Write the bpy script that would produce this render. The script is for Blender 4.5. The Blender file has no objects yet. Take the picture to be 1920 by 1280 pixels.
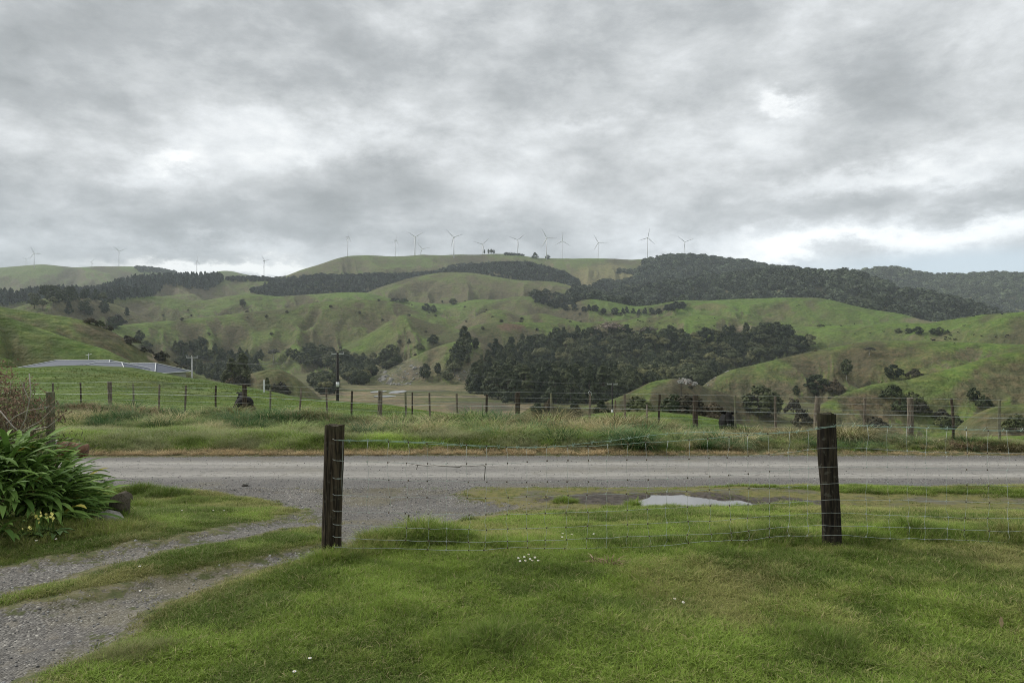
import bpy, bmesh, math, random
import numpy as np
from mathutils import Vector, Matrix, Euler
rnd = random.Random(7); R_ = np.random.RandomState(11)
scn = bpy.context.scene
COL = bpy.data.collections.new("scene_objects"); scn.collection.children.link(COL)
HAZE_DENS = 0.95e-4
F = 1387.0; HV = 655.0; EYE = 1.6      # focal length and eye line of the photograph's 1920 px frame, eye height

# ------------------------------------------------ camera
cam = bpy.data.cameras.new('camera'); camo = bpy.data.objects.new('camera', cam); scn.collection.objects.link(camo)
camo.location = (0, 0, EYE); camo.rotation_euler = (math.pi/2, 0, 0)
cam.sensor_width = 36; cam.lens = 36*F/1920; cam.shift_y = (HV-640)/1920
cam.clip_start = 0.05; cam.clip_end = 40000
scn.camera = camo
scn.render.engine = 'CYCLES'
scn.cycles.use_denoising = True; scn.cycles.use_adaptive_sampling = False; scn.cycles.denoising_prefilter = 'NONE'; scn.cycles.filter_width = 1.0
scn.cycles.max_bounces = 6; scn.cycles.diffuse_bounces = 3; scn.cycles.glossy_bounces = 2
scn.cycles.transmission_bounces = 3; scn.cycles.volume_bounces = 1; scn.cycles.transparent_max_bounces = 6
scn.view_settings.view_transform = 'Standard'; scn.view_settings.look = 'None'
scn.view_settings.gamma = 1; scn.view_settings.use_curve_mapping = False
scn.view_settings.exposure = 0.98

# ------------------------------------------------ node helpers
class NT:
    def __init__(s, tree): s.t = tree; s.n = tree.nodes; s.l = tree.links
    def node(s, typ, inp=None, **kw):
        n = s.n.new(typ)
        for k, v in kw.items(): setattr(n, k, v)
        for k, v in (inp or {}).items(): s.set(n.inputs[k], v)
        return n
    def set(s, sock, v):
        if isinstance(v, bpy.types.NodeSocket): s.l.new(v, sock)
        elif isinstance(v, bpy.types.Node): s.l.new(v.outputs[0], sock)
        else:
            if hasattr(sock.default_value, '__len__') and hasattr(v, '__len__') and len(sock.default_value) == 4 and len(v) == 3: v = (*v, 1)
            sock.default_value = v
    def m(s, op, a, b=None, c=None, clamp=False):
        n = s.n.new('ShaderNodeMath'); n.operation = op; n.use_clamp = clamp
        for i, v in enumerate((a, b, c)):
            if v is not None: s.set(n.inputs[i], v)
        return n.outputs[0]
    def vm(s, op, a, b=None):
        n = s.n.new('ShaderNodeVectorMath'); n.operation = op
        s.set(n.inputs[0], a)
        if b is not None: s.set(n.inputs[3 if op == 'SCALE' else 1], b)
        return n.outputs[1] if op in ('LENGTH', 'DOT_PRODUCT', 'DISTANCE') else n.outputs[0]
    def noise(s, vec, scale, detail=4, rough=0.55, dist=0.0, out=0):
        n = s.node('ShaderNodeTexNoise', {'Scale': scale, 'Detail': detail, 'Roughness': rough, 'Distortion': dist})
        if vec is not None: s.set(n.inputs['Vector'], vec)
        return n.outputs[out]
    def mix(s, f, a, b, mode='MIX'):
        n = s.n.new('ShaderNodeMix'); n.data_type = 'RGBA'; n.blend_type = mode
        s.set(n.inputs[0], f); s.set(n.inputs[6], a); s.set(n.inputs[7], b); return n.outputs[2]
    def ramp(s, f, pts):
        n = s.n.new('ShaderNodeValToRGB'); s.set(n.inputs[0], f); e = n.color_ramp.elements
        while len(e) < len(pts): e.new(0.5)
        for i, (p, c) in enumerate(pts):
            e[i].position = p; e[i].color = (*c, 1) if hasattr(c, '__len__') else (c, c, c, 1)
        return n.outputs[0]
    def ss(s, x, lo, hi):
        n = s.node('ShaderNodeMapRange', {'Value': x, 'From Min': lo, 'From Max': hi}); n.interpolation_type = 'SMOOTHSTEP'; return n.outputs[0]

def px_dir(u, v):
    d = Vector(((u-960)/F, 1, (HV-v)/F)); return d.normalized()

# ------------------------------------------------ world: overcast sky
W = bpy.data.worlds.new("World"); scn.world = W; W.use_nodes = True
W.node_tree.nodes.clear(); T = NT(W.node_tree)
SUN_EL, SUN_AZ = math.radians(38), math.radians(-62)       # azimuth measured from +Y towards +X
sky = T.node('ShaderNodeTexSky', sky_type='NISHITA', sun_disc=False)
sky.sun_elevation = SUN_EL; sky.sun_rotation = SUN_AZ; sky.air_density = 1.0; sky.dust_density = 1.0
tc = T.node('ShaderNodeTexCoord'); D = tc.outputs['Generated']
sp = T.node('ShaderNodeSeparateXYZ', {0: D})
zz = T.m('ADD', T.m('MAXIMUM', sp.outputs[2], 0.0), 0.21)
px = T.m('DIVIDE', sp.outputs[0], zz); py = T.m('DIVIDE', sp.outputs[1], zz)
cp = T.node('ShaderNodeCombineXYZ', {0: px, 1: py, 2: 3.1}).outputs[0]
n1 = T.noise(cp, 0.62, 4, 0.50, 0.2); n2 = T.noise(cp, 2.1, 8, 0.60, 0.25)
n3 = T.noise(T.vm('MULTIPLY', D, (6.0, 6.0, 12.0)), 1.1, 9, 0.64, 0.1)
cl = T.m('ADD', T.m('ADD', T.m('MULTIPLY', n1, 0.27), T.m('MULTIPLY', n2, 0.29)), T.m('MULTIPLY', n3, 0.44))
# cloud banks and breaks, each a soft patch of the cloud deck in its own compass direction
wob = T.vm('SCALE', T.vm('SUBTRACT', T.noise(T.vm('MULTIPLY', D, (1, 1, 2)), 9.0, 8, 0.68, 0, 1), (0.5, 0.5, 0.5)), 0.11)
DW = T.vm('ADD', D, wob)
def lobe(u, v, su, sv, amp, acc):
    d = px_dir(u, v); r = T.vm('SUBTRACT', DW, tuple(d))
    r = T.vm('MULTIPLY', r, (F/su, F/su, F/sv)); q = T.m('POWER', T.vm('LENGTH', r), 2.0)
    g = T.m('MULTIPLY', T.m('EXPONENT', T.m('MULTIPLY', q, -1.0)), amp)
    return T.m('ADD', acc, g)
for L in [
    (150, 275, 210, 38, .055), (325, 296, 44, 12, .085), (560, 240, 140, 50, .09), (1470, 182, 42, 15, .15), (1500, 200, 24, 14, .05), (1460, 240, 120, 40, .06),
    (1100, 235, 130, 28, .08), (1620, 335, 240, 26, .12), (1680, 445, 330, 22, .16), (1890, 440, 120, 50, .07), (1500, 470, 160, 14, .08), (760, 265, 150, 25, .06),
    (230, 85, 430, 130, -.085), (850, 60, 420, 80, -.05), (1000, 190, 200, 45, -.05), (230, 395, 360, 48, -.09), (760, 380, 300, 40, -.035), (1875, 350, 110, 36, -.10), (1640, 130, 200, 50, -.06), (640, 330, 160, 40, -.05),
    (420, 465, 170, 15, .05), (1050, 430, 300, 45, .00), (1760, 215, 180, 50, -.04)]:
    cl = lobe(*L, cl)
# low bright gap under the deck on the left
GAPL = lobe(400, 508, 150, 15, 1.0, 0.0); GAPL = lobe(515, 505, 45, 20, .5, GAPL)
col = T.ramp(cl, [(0.35, (.262, .279, .290)), (0.43, (.342, .360, .374)), (0.50, (.452, .470, .484)), (0.58, (.60, .622, .64)), (0.66, (.76, .775, .78)), (0.74, (.90, .91, .90))])
# the lowest band of the deck is a little bluer
low = T.ss(sp.outputs[2], 0.24, 0.06)
col = T.mix(T.m('MULTIPLY', low, 0.55), col, T.mix(1.0, col, (.93, .99, 1.05), 'MULTIPLY'))
col = T.mix(T.m('MULTIPLY', T.m('MINIMUM', T.m('MULTIPLY', GAPL, 1.5), 1.0), 0.9), col, (.80, .82, .82))
# clear blue strip low on the right
cov = T.m('MULTIPLY', T.ss(sp.outputs[2], 0.125, 0.10), T.ss(T.m('ADD', sp.outputs[0], T.m('MULTIPLY', wob and T.noise(D, 9.0), 0.25)), 0.40, 0.62))
skyc = T.mix(1.0, T.vm('SCALE', sky.outputs[0], 0.10), (.42, .50, .58), 'ADD')
skyc = T.mix(0.12, (.50, .59, .67), T.vm('SCALE', sky.outputs[0], 0.10))
col = T.mix(T.m('MULTIPLY', cov, 0.9), col, skyc)
bg = T.node('ShaderNodeBackground', {'Color': col, 'Strength': 0.74})
out = T.node('ShaderNodeOutputWorld', {'Surface': bg.outputs[0]})

sun = bpy.data.lights.new('sun', 'SUN'); sun.energy = 1.5; sun.angle = math.radians(10); sun.color = (1, .96, .9)
suno = bpy.data.objects.new('sun', sun); scn.collection.objects.link(suno)
sd = Vector((math.sin(SUN_AZ)*math.cos(SUN_EL), math.cos(SUN_AZ)*math.cos(SUN_EL), math.sin(SUN_EL)))
suno.rotation_euler = sd.to_track_quat('Z', 'Y').to_euler()

# ------------------------------------------------ numpy noise
def _hash(ix, iy, s):
    h = (ix.astype(np.int64)*374761393 + iy.astype(np.int64)*668265263 + s*1442695041) & 0xffffffff
    h = ((h ^ (h >> 13))*1274126177) & 0xffffffff
    return ((h ^ (h >> 16)) & 0xffff)/65535.0
def vnoise(x, y, s=0):
    x = np.asarray(x, float); y = np.asarray(y, float)
    ix = np.floor(x); iy = np.floor(y); fx = x-ix; fy = y-iy
    fx = fx*fx*fx*(fx*(fx*6-15)+10); fy = fy*fy*fy*(fy*(fy*6-15)+10)
    a = _hash(ix, iy, s); b = _hash(ix+1, iy, s); c = _hash(ix, iy+1, s); d = _hash(ix+1, iy+1, s)
    return (a*(1-fx)+b*fx)*(1-fy)+(c*(1-fx)+d*fx)*fy
def fbm(x, y, s=0, o=4):
    t = 0; a = .5
    for i in range(o):
        t = t+a*vnoise(x*2**i+17.3*i, y*2**i-9.1*i, s+i); a *= .5
    return t/(1-.5**o)
def ridged(x, y, s=0, o=3):
    t = 0; a = .5
    for i in range(o):
        n = vnoise(x*2**i+5.3*i, y*2**i+3.1*i, s+i); t = t+a*(1-np.abs(2*n-1)); a *= .5
    return t/(1-.5**o)
def sstep(x, a, b):
    t = np.clip((x-a)/(b-a), 0, 1); return t*t*(3-2*t)

# ------------------------------------------------ the lie of the land
UG = np.arange(-1400, 3400, 4.0)
def tab(pts, sig=2.5):
    p = np.array(pts, float); v = np.interp(UG, p[:, 0], p[:, 1])
    k = np.exp(-0.5*(np.arange(-12, 13)/sig)**2); k /= k.sum()
    return np.convolve(np.pad(v, 12, mode='edge'), k, mode='valid')
# every ridge: crest line as seen from the viewpoint, how far off it stands, front and back grade
LAYERS = [
 ('A', [(-1400,440),(-400,500),(0,587),(67,610),(133,633),(200,653),(250,678),(330,712),(420,760),(500,830),(600,980),(3400,980)], [(-400,230),(500,180)], .30, .35),
 ('B', [(-1400,440),(-400,510),(0,573),(67,585),(133,593),(160,600),(217,622),(260,652),(317,672),(367,700),(450,730),(520,780),(600,900),(3400,980)], [(-400,330),(500,300)], .34, .4),
 ('C', [(-1400,900),(300,820),(400,745),(440,712),(483,693),(520,689),(548,699),(575,722),(603,745),(640,785),(680,860),(3400,980)], [(0,330)], .30, .4),
 ('E', [(-1400,980),(900,900),(940,810),(974,775),(1000,757),(1015,752),(1042,757),(1072,764),(1105,760),(1131,753),(1177,735),(1218,714),(1245,709),(1272,706),(1296,712),(1312,721),(1340,729),(1390,744),(1440,764),(1490,795),(1530,850),(1600,980),(3400,980)], [(900,190),(1000,200),(1130,250),(1400,300)], .33, .45),
 ('G', [(-1400,980),(1150,960),(1230,800),(1290,745),(1317,722),(1340,705),(1373,691),(1407,684),(1447,674),(1487,665),(1522,657),(1560,650),(1600,642),(1640,637),(1750,638),(1850,641),(1920,644),(3400,600)], [(1200,400),(1600,470),(1920,480)], .27, .10),
 ('I', [(-1400,980),(1380,960),(1440,840),(1500,780),(1554,746),(1590,734),(1625,721),(1663,714),(1700,711),(1747,698),(1800,684),(1847,669),(1913,653),(2400,560),(3400,560)], [(1400,190),(1660,235),(1920,270)], .30, .22),
 ('J', [(-1400,980),(1700,960),(1760,840),(1800,792),(1825,775),(1850,763),(1880,756),(1915,754),(2400,740),(3400,740)], [(0,120)], .32, .3),
 ('K', [(-1400,980),(560,900),(620,760),(660,722),(683,712),(707,702),(757,676),(800,656),(840,641),(870,636),(905,640),(960,680),(1050,720),(1130,800),(1200,980),(3400,980)], [(600,600),(800,650),(1100,640)], .42, .05),
 ('R', [(-1400,980),(480,900),(540,720),(600,672),(640,655),(670,638),(700,620),(730,600),(753,586),(773,593),(813,606),(853,614),(893,625),(1000,700),(3400,980)], [(500,780),(750,880),(900,820)], .33, .3),
 ('M', [(-1400,980),(560,760),(700,670),(780,640),(853,624),(893,607),(940,602),(1000,603),(1100,603),(1140,600),(1220,594),(1300,588),(1360,592),(1400,598),(1440,607),(1480,612),(1540,610),(1600,607),(1680,605),(1757,601),(1797,595),(1847,588),(1920,583),(2400,560),(3400,560)], [(800,800),(1100,860),(1500,850),(1920,760)], .26, .12),
 ('Q', [(-1400,700),(0,640),(150,625),(227,607),(333,598),(400,591),(467,584),(533,577),(580,567),(640,562),(673,560),(707,562),(740,564),(767,574),(807,587),(840,596),(867,606),(900,630),(1000,700),(3400,980)], [(0,800),(400,950),(750,1020),(900,980)], .24, .16),
 ('S', [(-1400,980),(820,640),(870,601),(890,593),(913,581),(933,577),(953,583),(975,591),(993,591),(1013,584),(1030,588),(1057,596),(1100,604),(1200,700),(3400,980)], [(800,960),(1100,930)], .30, .25),
 ('CC', [(-1400,600),(-60,582),(0,583),(40,572),(90,555),(130,553),(167,557),(215,568),(250,582),(290,600),(400,700),(3400,980)], [(0,980),(200,1060)], .25, .3),
 ('O', [(-1400,620),(0,590),(100,590),(160,572),(190,562),(217,557),(300,554),(345,561),(383,563),(430,554),(467,549),(517,555),(567,552),(640,548),(683,547),(740,560),(800,568),(853,569),(880,562),(907,560),(933,562),(973,554),(993,554),(1015,562),(1033,572),(1060,573),(1087,562),(1107,559),(1140,563),(1190,574),(1223,571),(1280,561),(1330,563),(1413,558),(1533,557),(1563,562),(1597,571),(1647,581),(1697,588),(1723,597),(1800,612),(1920,640),(3400,700)], [(0,1350),(500,1400),(950,1250),(1100,1180),(1500,1120),(1720,1020)], .20, .22),
 ('O2', [(-1400,980),(1560,640),(1585,585),(1605,568),(1630,563),(1655,570),(1690,583),(1730,600),(1780,640),(3400,980)], [(0,1250)], .25, .3),
 ('T', [(-1400,980),(560,600),(600,577),(650,560),(690,547),(723,534),(773,519),(823,511),(853,509),(890,511),(923,517),(957,523),(990,526),(1025,526),(1045,529),(1067,534),(1087,541),(1100,548),(1140,565),(1200,600),(3400,980)], [(600,1500),(850,1650),(1100,1450)], .26, .25),
 ('BB', [(-1400,600),(0,562),(90,553),(150,553),(190,548),(217,538),(250,531),(300,526),(367,524),(410,524),(450,522),(500,523),(520,529),(560,545),(640,600),(3400,980)], [(0,1500),(250,1850),(500,2000)], .2, .12),
 ('W', [(-1400,980),(400,600),(440,560),(470,548),(520,538),(560,527),(600,520),(650,522),(700,518),(766,518),(813,514),(851,507),(890,502),(930,497),(983,497),(1018,502),(1052,512),(1080,527),(1130,545),(1160,600),(3400,980)], [(400,1700),(800,1950),(1100,1850)], .24, .03),
 ('Y', [(-1400,980),(1060,600),(1120,560),(1200,545),(1300,530),(1400,518),(1450,514),(1500,514),(1530,518),(1570,517),(1597,520),(1647,533),(1680,549),(1747,560),(1797,574),(1840,585),(1880,595),(1960,630),(3400,980)], [(1100,1500),(1400,1650),(1900,1350)], .26, .3),
 ('X', [(-1400,980),(440,600),(500,527),(540,516),(560,507),(588,499),(607,493),(626,486),(650,480),(672,479),(710,479),(723,481),(766,480),(794,477),(832,479),(851,477),(888,478),(926,476),(963,477),(1008,484),(1063,485),(1109,485),(1155,485),(1183,487),(1201,486),(1224,485),(1262,485),(1300,484),(1345,490),(1397,495),(1447,507),(1490,508),(1530,522),(1600,540),(1700,580),(3400,700)], [(500,2150),(900,2400),(1300,2300),(1500,2200)], .24, .2),
 ('Z', [(-1400,980),(1480,560),(1560,522),(1613,513),(1640,508),(1673,506),(1697,510),(1730,519),(1763,521),(1813,520),(1863,516),(1897,519),(1960,518),(2400,515),(3400,540)], [(0,2900)], .22, .2),
 ('AA', [(-1400,520),(-200,506),(0,502),(33,499),(60,497),(77,495),(117,499),(143,502),(183,499),(250,500),(283,504),(320,511),(370,519),(400,512),(413,507),(433,508),(467,516),(500,520),(560,528),(700,560),(3400,980)], [(0,3300)], .18, .15),
 ('ZZ', [(-1400,540),(0,545),(1000,560),(3400,540)], [(0,4300)], .10, .02),
]
LT = [(n, tab(c, 2.2), tab(d, 12), sf, sb) for n, c, d, sf, sb in LAYERS]
PV = tab([(-1400,640),(-400,660),(0,687),(75,689),(170,690),(245,694),(345,709),(430,722),(548,747),(575,750),(711,757),(792,767),(846,776),(900,790),(960,800),(1040,800),(1083,785),(1110,777),(1170,773.5),(1245,773),(1300,778),(1345,789),(1400,806),(1500,822),(3400,822)], 2)
PD = tab([(-1400,60),(900,60),(1020,75),(1080,90),(1350,90),(1450,60),(3400,60)], 6)
FLOOR = EYE-26.5
NY = np.array([(-60,.05),(0,0.02),(6.2,0),(7,-.06),(8.5,-.28),(10,-.57),(10.8,-.655),(11.7,-.655),(12.4,-.70),(13,-.86),(14.4,-.82),(15.6,-.83),(17,-.88),(17.7,-.84),(18.6,-.72),(20,-.80),(22,-.95),(26,-1.0),(30,-1.05)])
def near_h(x, y):
    k = np.interp(y, NY[:, 0], NY[:, 1])
    k = (k+np.interp(y-.25, NY[:, 0], NY[:, 1])+np.interp(y+.25, NY[:, 0], NY[:, 1]))/3
    lump = (fbm(x*.9, y*.9, 3, 3)-.5)*.075 + (fbm(x*3.1, y*3.1, 5, 2)-.5)*.035
    q = sstep(y, 12.2, 13.0)*(1-sstep(y, 17.0, 17.6))
    k = k+lump*(1-.93*q)*np.clip(1-(y-30)/60, 0, 1)
    # soft berm with hummocks under the roadside fence
    fy = 22.6-.36*x; b = np.exp(-((y-fy+.8)/1.6)**2)*sstep(y, 18, 19.5)
    return k-.16*sstep(x, 1.5, 7)*sstep(y, 17.8, 20)+b*(.04+.12*sstep(-x, -2, 8)+.62*(fbm(x*.75, y*.75, 8, 3)-.47))
def to_uv(x, y, z):
    yy = np.maximum(y, .3*np.hypot(x, y)+1e-6); return 960+F*x/yy, HV-(z-EYE)/yy*F
def land(x, y, full=False):
    x = np.asarray(x, float); y = np.asarray(y, float)
    r = np.hypot(x, y)+1e-6; c = np.clip(y/r, .35, 1); s = np.clip(np.abs(x)/r, 0, np.sqrt(1-c*c))*np.sign(x)
    u = 960+F*s/c
    ti = lambda t: np.interp(u, UG, t)
    zP = EYE+(HV-ti(PV))/F*c*ti(PD); dP = ti(PD)
    # front paddock
    r0 = 26.0; zr0 = -.98
    t = np.clip((r-r0)/(dP-r0), 0, 1); zp = zr0+(zP-zr0)*t
    zp = zp-1.1*np.exp(-((r-33)/8)**2)*sstep(u, 900, 1150)-.25*np.exp(-((r-40)/9)**2)*sstep(u, 500, 900)
    zp = np.where(r > dP, zP-.15*(np.sqrt((r-dP)**2+9)-3), zp)
    zp = zp+(fbm(x*.11, y*.11, 21, 3)-.5)*.7*sstep(r, 30, 50)
    fl = FLOOR+np.maximum(0, r-640)*.02+(fbm(x/60, y/60, 31, 3)-.5)*1.0
    wav = [260., 120., 50.]
    tha = np.arctan2(x, y); lr = np.log(r)
    wa = (fbm(tha*9+5, lr*4, 55, 3)-.5)*3.4; wb = (fbm(tha*9+25, lr*4+7, 56, 3)-.5)*3.4
    s1 = ridged(tha*14+wa, lr*6.5+wb, 71, 2); s2 = ridged(tha*38+wa*1.8, lr*19.0+3+wb*1.8, 75, 2)
    nz = [ridged(x/w+3, y/w*.8, 40+i*7, 2) for i, w in enumerate(wav)]
    acc = [zp, fl]; crest = np.exp(-((r-dP)/(.1*dP))**2)
    for n, cv, dv, sf, sb in LT:
        dk = ti(dv); zk = EYE+(HV-ti(cv))/F*c*dk; w = .035*dk
        d = r-dk; g = np.where(d < 0, sf, sb)
        z = zk-g*(np.sqrt(d*d+w*w)-w)
        far = 1-np.exp(-(d/(.10*dk))**2); q = np.clip(dk/1300, .12, 1)
        car = 45*(1-nz[0])*q+.034*np.minimum(dk, 1900)*(1-s1)+.020*np.minimum(dk, 1900)*np.clip(dk/450, .3, 1)*(1-s2)+8*(1-nz[2])*np.clip(dk/600, .10, 1)
        z = z-np.minimum(car, .55*dk)*far*.9-(1.2*(1-nz[2]))*q*(1-far)
        acc.append(z)
    k = 1.0+.0022*r
    A = np.stack(acc); mx = A.max(0)
    h = mx+k*np.log(np.exp((A-mx)/k).sum(0)*1.0)-k*.15
    h = np.where(r < dP*1.02, np.maximum(zp, zp), h)
    tt = sstep(r, dP*1.02, dP*1.25); h = np.where(r < dP*1.25, zp*(1-tt)+h*tt, h)
    # blend with the ground close by
    nh = near_h(x, y); tb = sstep(r, 24.5, 32.); tb = np.maximum(tb, sstep(-y, 20, 60)) if False else tb
    h = nh*(1-tb)+h*tb
    if full: return h, A.argmax(0), u
    if full == 'x': pass
    return h
def land1(x, y): return float(land(np.array([x]), np.array([y]))[0])

# ------------------------------------------------ object helpers
def tag(o, label=None, cat=None, group=None, kind=None):
    if label: o['label'] = label
    if cat: o['category'] = cat
    if group: o['group'] = group
    if kind: o['kind'] = kind
    return o
def mesh_np(name, V, Fa, mat=None, smooth=False, ms=None, fm=None):
    me = bpy.data.meshes.new(name); V = np.asarray(V, np.float32).reshape(-1, 3)
    me.vertices.add(len(V)); me.vertices.foreach_set('co', V.ravel())
    if isinstance(Fa, np.ndarray): n = Fa.shape[1]; tot = np.full(len(Fa), n, np.int32); lv = Fa.astype(np.int32).ravel()
    else: tot = np.array([len(f) for f in Fa], np.int32); lv = np.array([i for f in Fa for i in f], np.int32)
    me.loops.add(len(lv)); me.loops.foreach_set('vertex_index', lv)
    me.polygons.add(len(tot)); st = np.concatenate([[0], np.cumsum(tot)[:-1]]).astype(np.int32)
    me.polygons.foreach_set('loop_start', st)
    me.polygons.foreach_set('use_smooth', np.full(len(tot), smooth))
    for m in (ms or ([mat] if mat else [])): me.materials.append(m)
    if fm is not None: me.polygons.foreach_set('material_index', np.asarray(fm, np.int32))
    me.update(calc_edges=True); return me
def ob(name, me, parent=None, loc=None, rot=None, scale=None):
    o = bpy.data.objects.new(name, me); COL.objects.link(o)
    if parent: o.parent = parent
    if loc is not None: o.location = loc
    if rot is not None: o.rotation_euler = rot
    if scale is not None: o.scale = scale if hasattr(scale, '__len__') else (scale,)*3
    return o
def empty(name, loc=(0, 0, 0), rz=0, label=None, cat=None, group=None):
    o = ob(name, None, None, loc, (0, 0, rz)); return tag(o, label, cat, group)
def copy_tree(o, parent=None):
    c = o.copy(); COL.objects.link(c)
    if parent: c.parent = parent
    for ch in list(o.children): copy_tree(ch, c)
    return c
class MB:
    def __init__(s): s.v = []; s.f = []; s.m = []
    def add(s, V, Fs, m=0):
        b = len(s.v); s.v += [tuple(p) for p in V]; s.f += [[i+b for i in f] for f in Fs]; s.m += [m]*len(Fs); return s
    def box(s, c, d, rz=0, m=0, tap=1.0):
        q = []
        for z in (-.5, .5):
            k = tap if z > 0 else 1
            for x, y in ((-.5, -.5), (.5, -.5), (.5, .5), (-.5, .5)):
                X, Y = x*d[0]*k, y*d[1]*k
                q.append((c[0]+X*math.cos(rz)-Y*math.sin(rz), c[1]+X*math.sin(rz)+Y*math.cos(rz), c[2]+z*d[2]))
        return s.add(q, [(3, 2, 1, 0), (4, 5, 6, 7), (0, 1, 5, 4), (1, 2, 6, 5), (2, 3, 7, 6), (3, 0, 4, 7)], m)
    def tube(s, P, r, n=6, m=0, caps=True):
        P = [Vector(p) for p in P]; rr = r if hasattr(r, '__len__') else [r]*len(P)
        base = len(s.v); up = Vector((0, 0, 1)); prev = None
        for i, p in enumerate(P):
            d = (P[min(i+1, len(P)-1)]-P[max(i-1, 0)]).normalized()
            if prev is None:
                a = d.cross(up); a = a if a.length > .05 else d.cross(Vector((1, 0, 0)))
            else: a = prev-d*prev.dot(d)
            a.normalize(); prev = a; b = d.cross(a)
            for k in range(n):
                t = 2*math.pi*k/n; s.v.append(tuple(p+(a*math.cos(t)+b*math.sin(t))*rr[i]))
        for i in range(len(P)-1):
            for k in range(n):
                k2 = (k+1) % n; s.f.append([base+i*n+k, base+(i+1)*n+k, base+(i+1)*n+k2, base+i*n+k2]); s.m.append(m)
        if caps:
            s.f.append([base+k for k in range(n)]); s.f.append([base+(len(P)-1)*n+n-1-k for k in range(n)]); s.m += [m, m]
        return s
    def mesh(s, name, mats, smooth=False):
        mats = mats if isinstance(mats, list) else [mats]
        return mesh_np(name, s.v, s.f, None, smooth, mats, s.m)
    def build(s, name, mats, parent=None, smooth=False, **k): return ob(name, s.mesh(name, mats, smooth), parent, **k)

def newmat(name):
    m = bpy.data.materials.new(name); m.use_nodes = True; m.node_tree.nodes.clear(); t = NT(m.node_tree)
    return m, t
def finish(t, col, rough=.8, spec=.3, bump=None, bstr=.3, bdist=.02, metal=0, transl=0, bump_n=None):
    p = t.node('ShaderNodeBsdfPrincipled', {'Base Color': col, 'Roughness': rough, 'Specular IOR Level': spec, 'Metallic': metal})
    if bump is not None:
        b = t.node('ShaderNodeBump', {'Height': bump, 'Strength': bstr, 'Distance': bdist}); t.set(p.inputs['Normal'], b.outputs[0])
    sh = p.outputs[0]
    if transl:
        tr = t.node('ShaderNodeBsdfTranslucent', {'Color': col}); mx = t.node('ShaderNodeMixShader', {0: transl, 1: sh, 2: tr.outputs[0]}); sh = mx.outputs[0]
    t.node('ShaderNodeOutputMaterial', {'Surface': sh}); return p
def plain(name, c, rough=.7, spec=.3, var=.25, scale=6, metal=0, bstr=.3, bdist=.01):
    m, t = newmat(name); co = t.node('ShaderNodeTexCoord').outputs['Object']
    n = t.noise(co, scale, 5, .6); c2 = tuple(x*(1-var) for x in c); c3 = tuple(min(1, x*(1+var)) for x in c)
    finish(t, t.mix(t.ss(n, .3, .7), c2, c3), rough, spec, n, bstr, bdist, metal); return m
# ------------------------------------------------ near ground: lawn, tracks, road
def seg(a, b, s): return list(np.arange(a, b-1e-6, s))
def ground_pt(u, v):
    """where the view line through (u, v) of the photograph meets the near ground"""
    y = 1.6*F/max(v-HV, 20)
    for _ in range(14):
        x = (u-960)/F*y; y = (EYE-float(near_h(np.array([x]), np.array([y]))[0]))*F/max(v-HV, 20)
    return ((u-960)/F*y, y)
def poly_w(P): return np.array([ground_pt(u, v) for u, v in P])
def sdf(P, x, y):
    """signed distance to a closed polygon, inside positive"""
    d = np.full(x.shape, 1e9); ins = np.zeros(x.shape, bool); n = len(P)
    for i in range(n):
        ax, ay = P[i]; bx, by = P[(i+1) % n]; ex, ey = bx-ax, by-ay
        t = np.clip(((x-ax)*ex+(y-ay)*ey)/(ex*ex+ey*ey+1e-12), 0, 1)
        d = np.minimum(d, np.hypot(x-ax-t*ex, y-ay-t*ey))
        c = ((ay > y) != (by > y)) & (x < (bx-ax)*(y-ay)/(by-ay+1e-12)+ax); ins ^= c
    return np.where(ins, d, -d)
road_far = lambda x: 17.15-.10*sstep(-x, 3, 8)*1.0-.25*sstep(-x, 5, 12)
road_near = lambda x: 13.05+.10*np.sin(x*.4)-.25*sstep(-x, 2, 8)-.35*sstep(x, 3, 8)
G_APRON = poly_w([(60,893),(500,897),(870,902),(925,912),(860,924),(870,936),(985,945),(960,955),(890,968),(830,984),(770,1002),(700,1010),(655,1012),(620,1003),(600,985),(560,985),(585,965),(540,948),(480,931),(350,919),(215,913),(60,908)])
G_T1 = poly_w([(-250,1130),(-100,1078),(0,1066),(150,1046),(300,1013),(450,982),(560,962),(630,985),(560,986),(480,1000),(330,1028),(200,1060),(100,1089),(0,1116),(-100,1150),(-250,1215)])
G_T2 = poly_w([(-330,1330),(-250,1240),(-100,1165),(0,1142),(100,1126),(200,1105),(330,1080),(430,1055),(520,1038),(600,1020),(660,1008),(650,1028),(540,1050),(430,1083),(350,1105),(280,1140),(200,1188),(120,1240),(0,1295),(-200,1420)])
M_MOSS = poly_w([(900,905),(1200,909),(1600,921),(1920,927),(2500,936),(2500,975),(1920,962),(1500,950),(1400,950),(1180,952),(1000,968),(880,980),(700,1025),(640,1030),(660,965),(880,935),(860,925)])
M_PUD = poly_w([(1168,942),(1195,934),(1230,928),(1280,925),(1325,927),(1352,932),(1385,935),(1415,941),(1392,948),(1300,950),(1200,949)])
M_MUD = poly_w([(990,938),(1060,928),(1180,920),(1330,922),(1560,936),(1600,945),(1420,950),(1180,948),(1060,943)])
M_ISL = poly_w([(-200,925),(215,916),(350,922),(480,934),(560,955),(450,978),(250,1000),(-200,1010)])
PUD_Z = -.672
xs = np.array(seg(-42, -18, .5)+seg(-18, -8, .14)+seg(-8, 8, .055)+seg(8, 18, .14)+seg(18, 42.01, .5))
ys = np.array(seg(-14, 1.5, .5)+seg(1.5, 9.5, .05)+seg(9.5, 18, .07)+seg(18, 26.01, .14))
X, Y = np.meshgrid(xs, ys); x = X.ravel(); y = Y.ravel()
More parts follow.
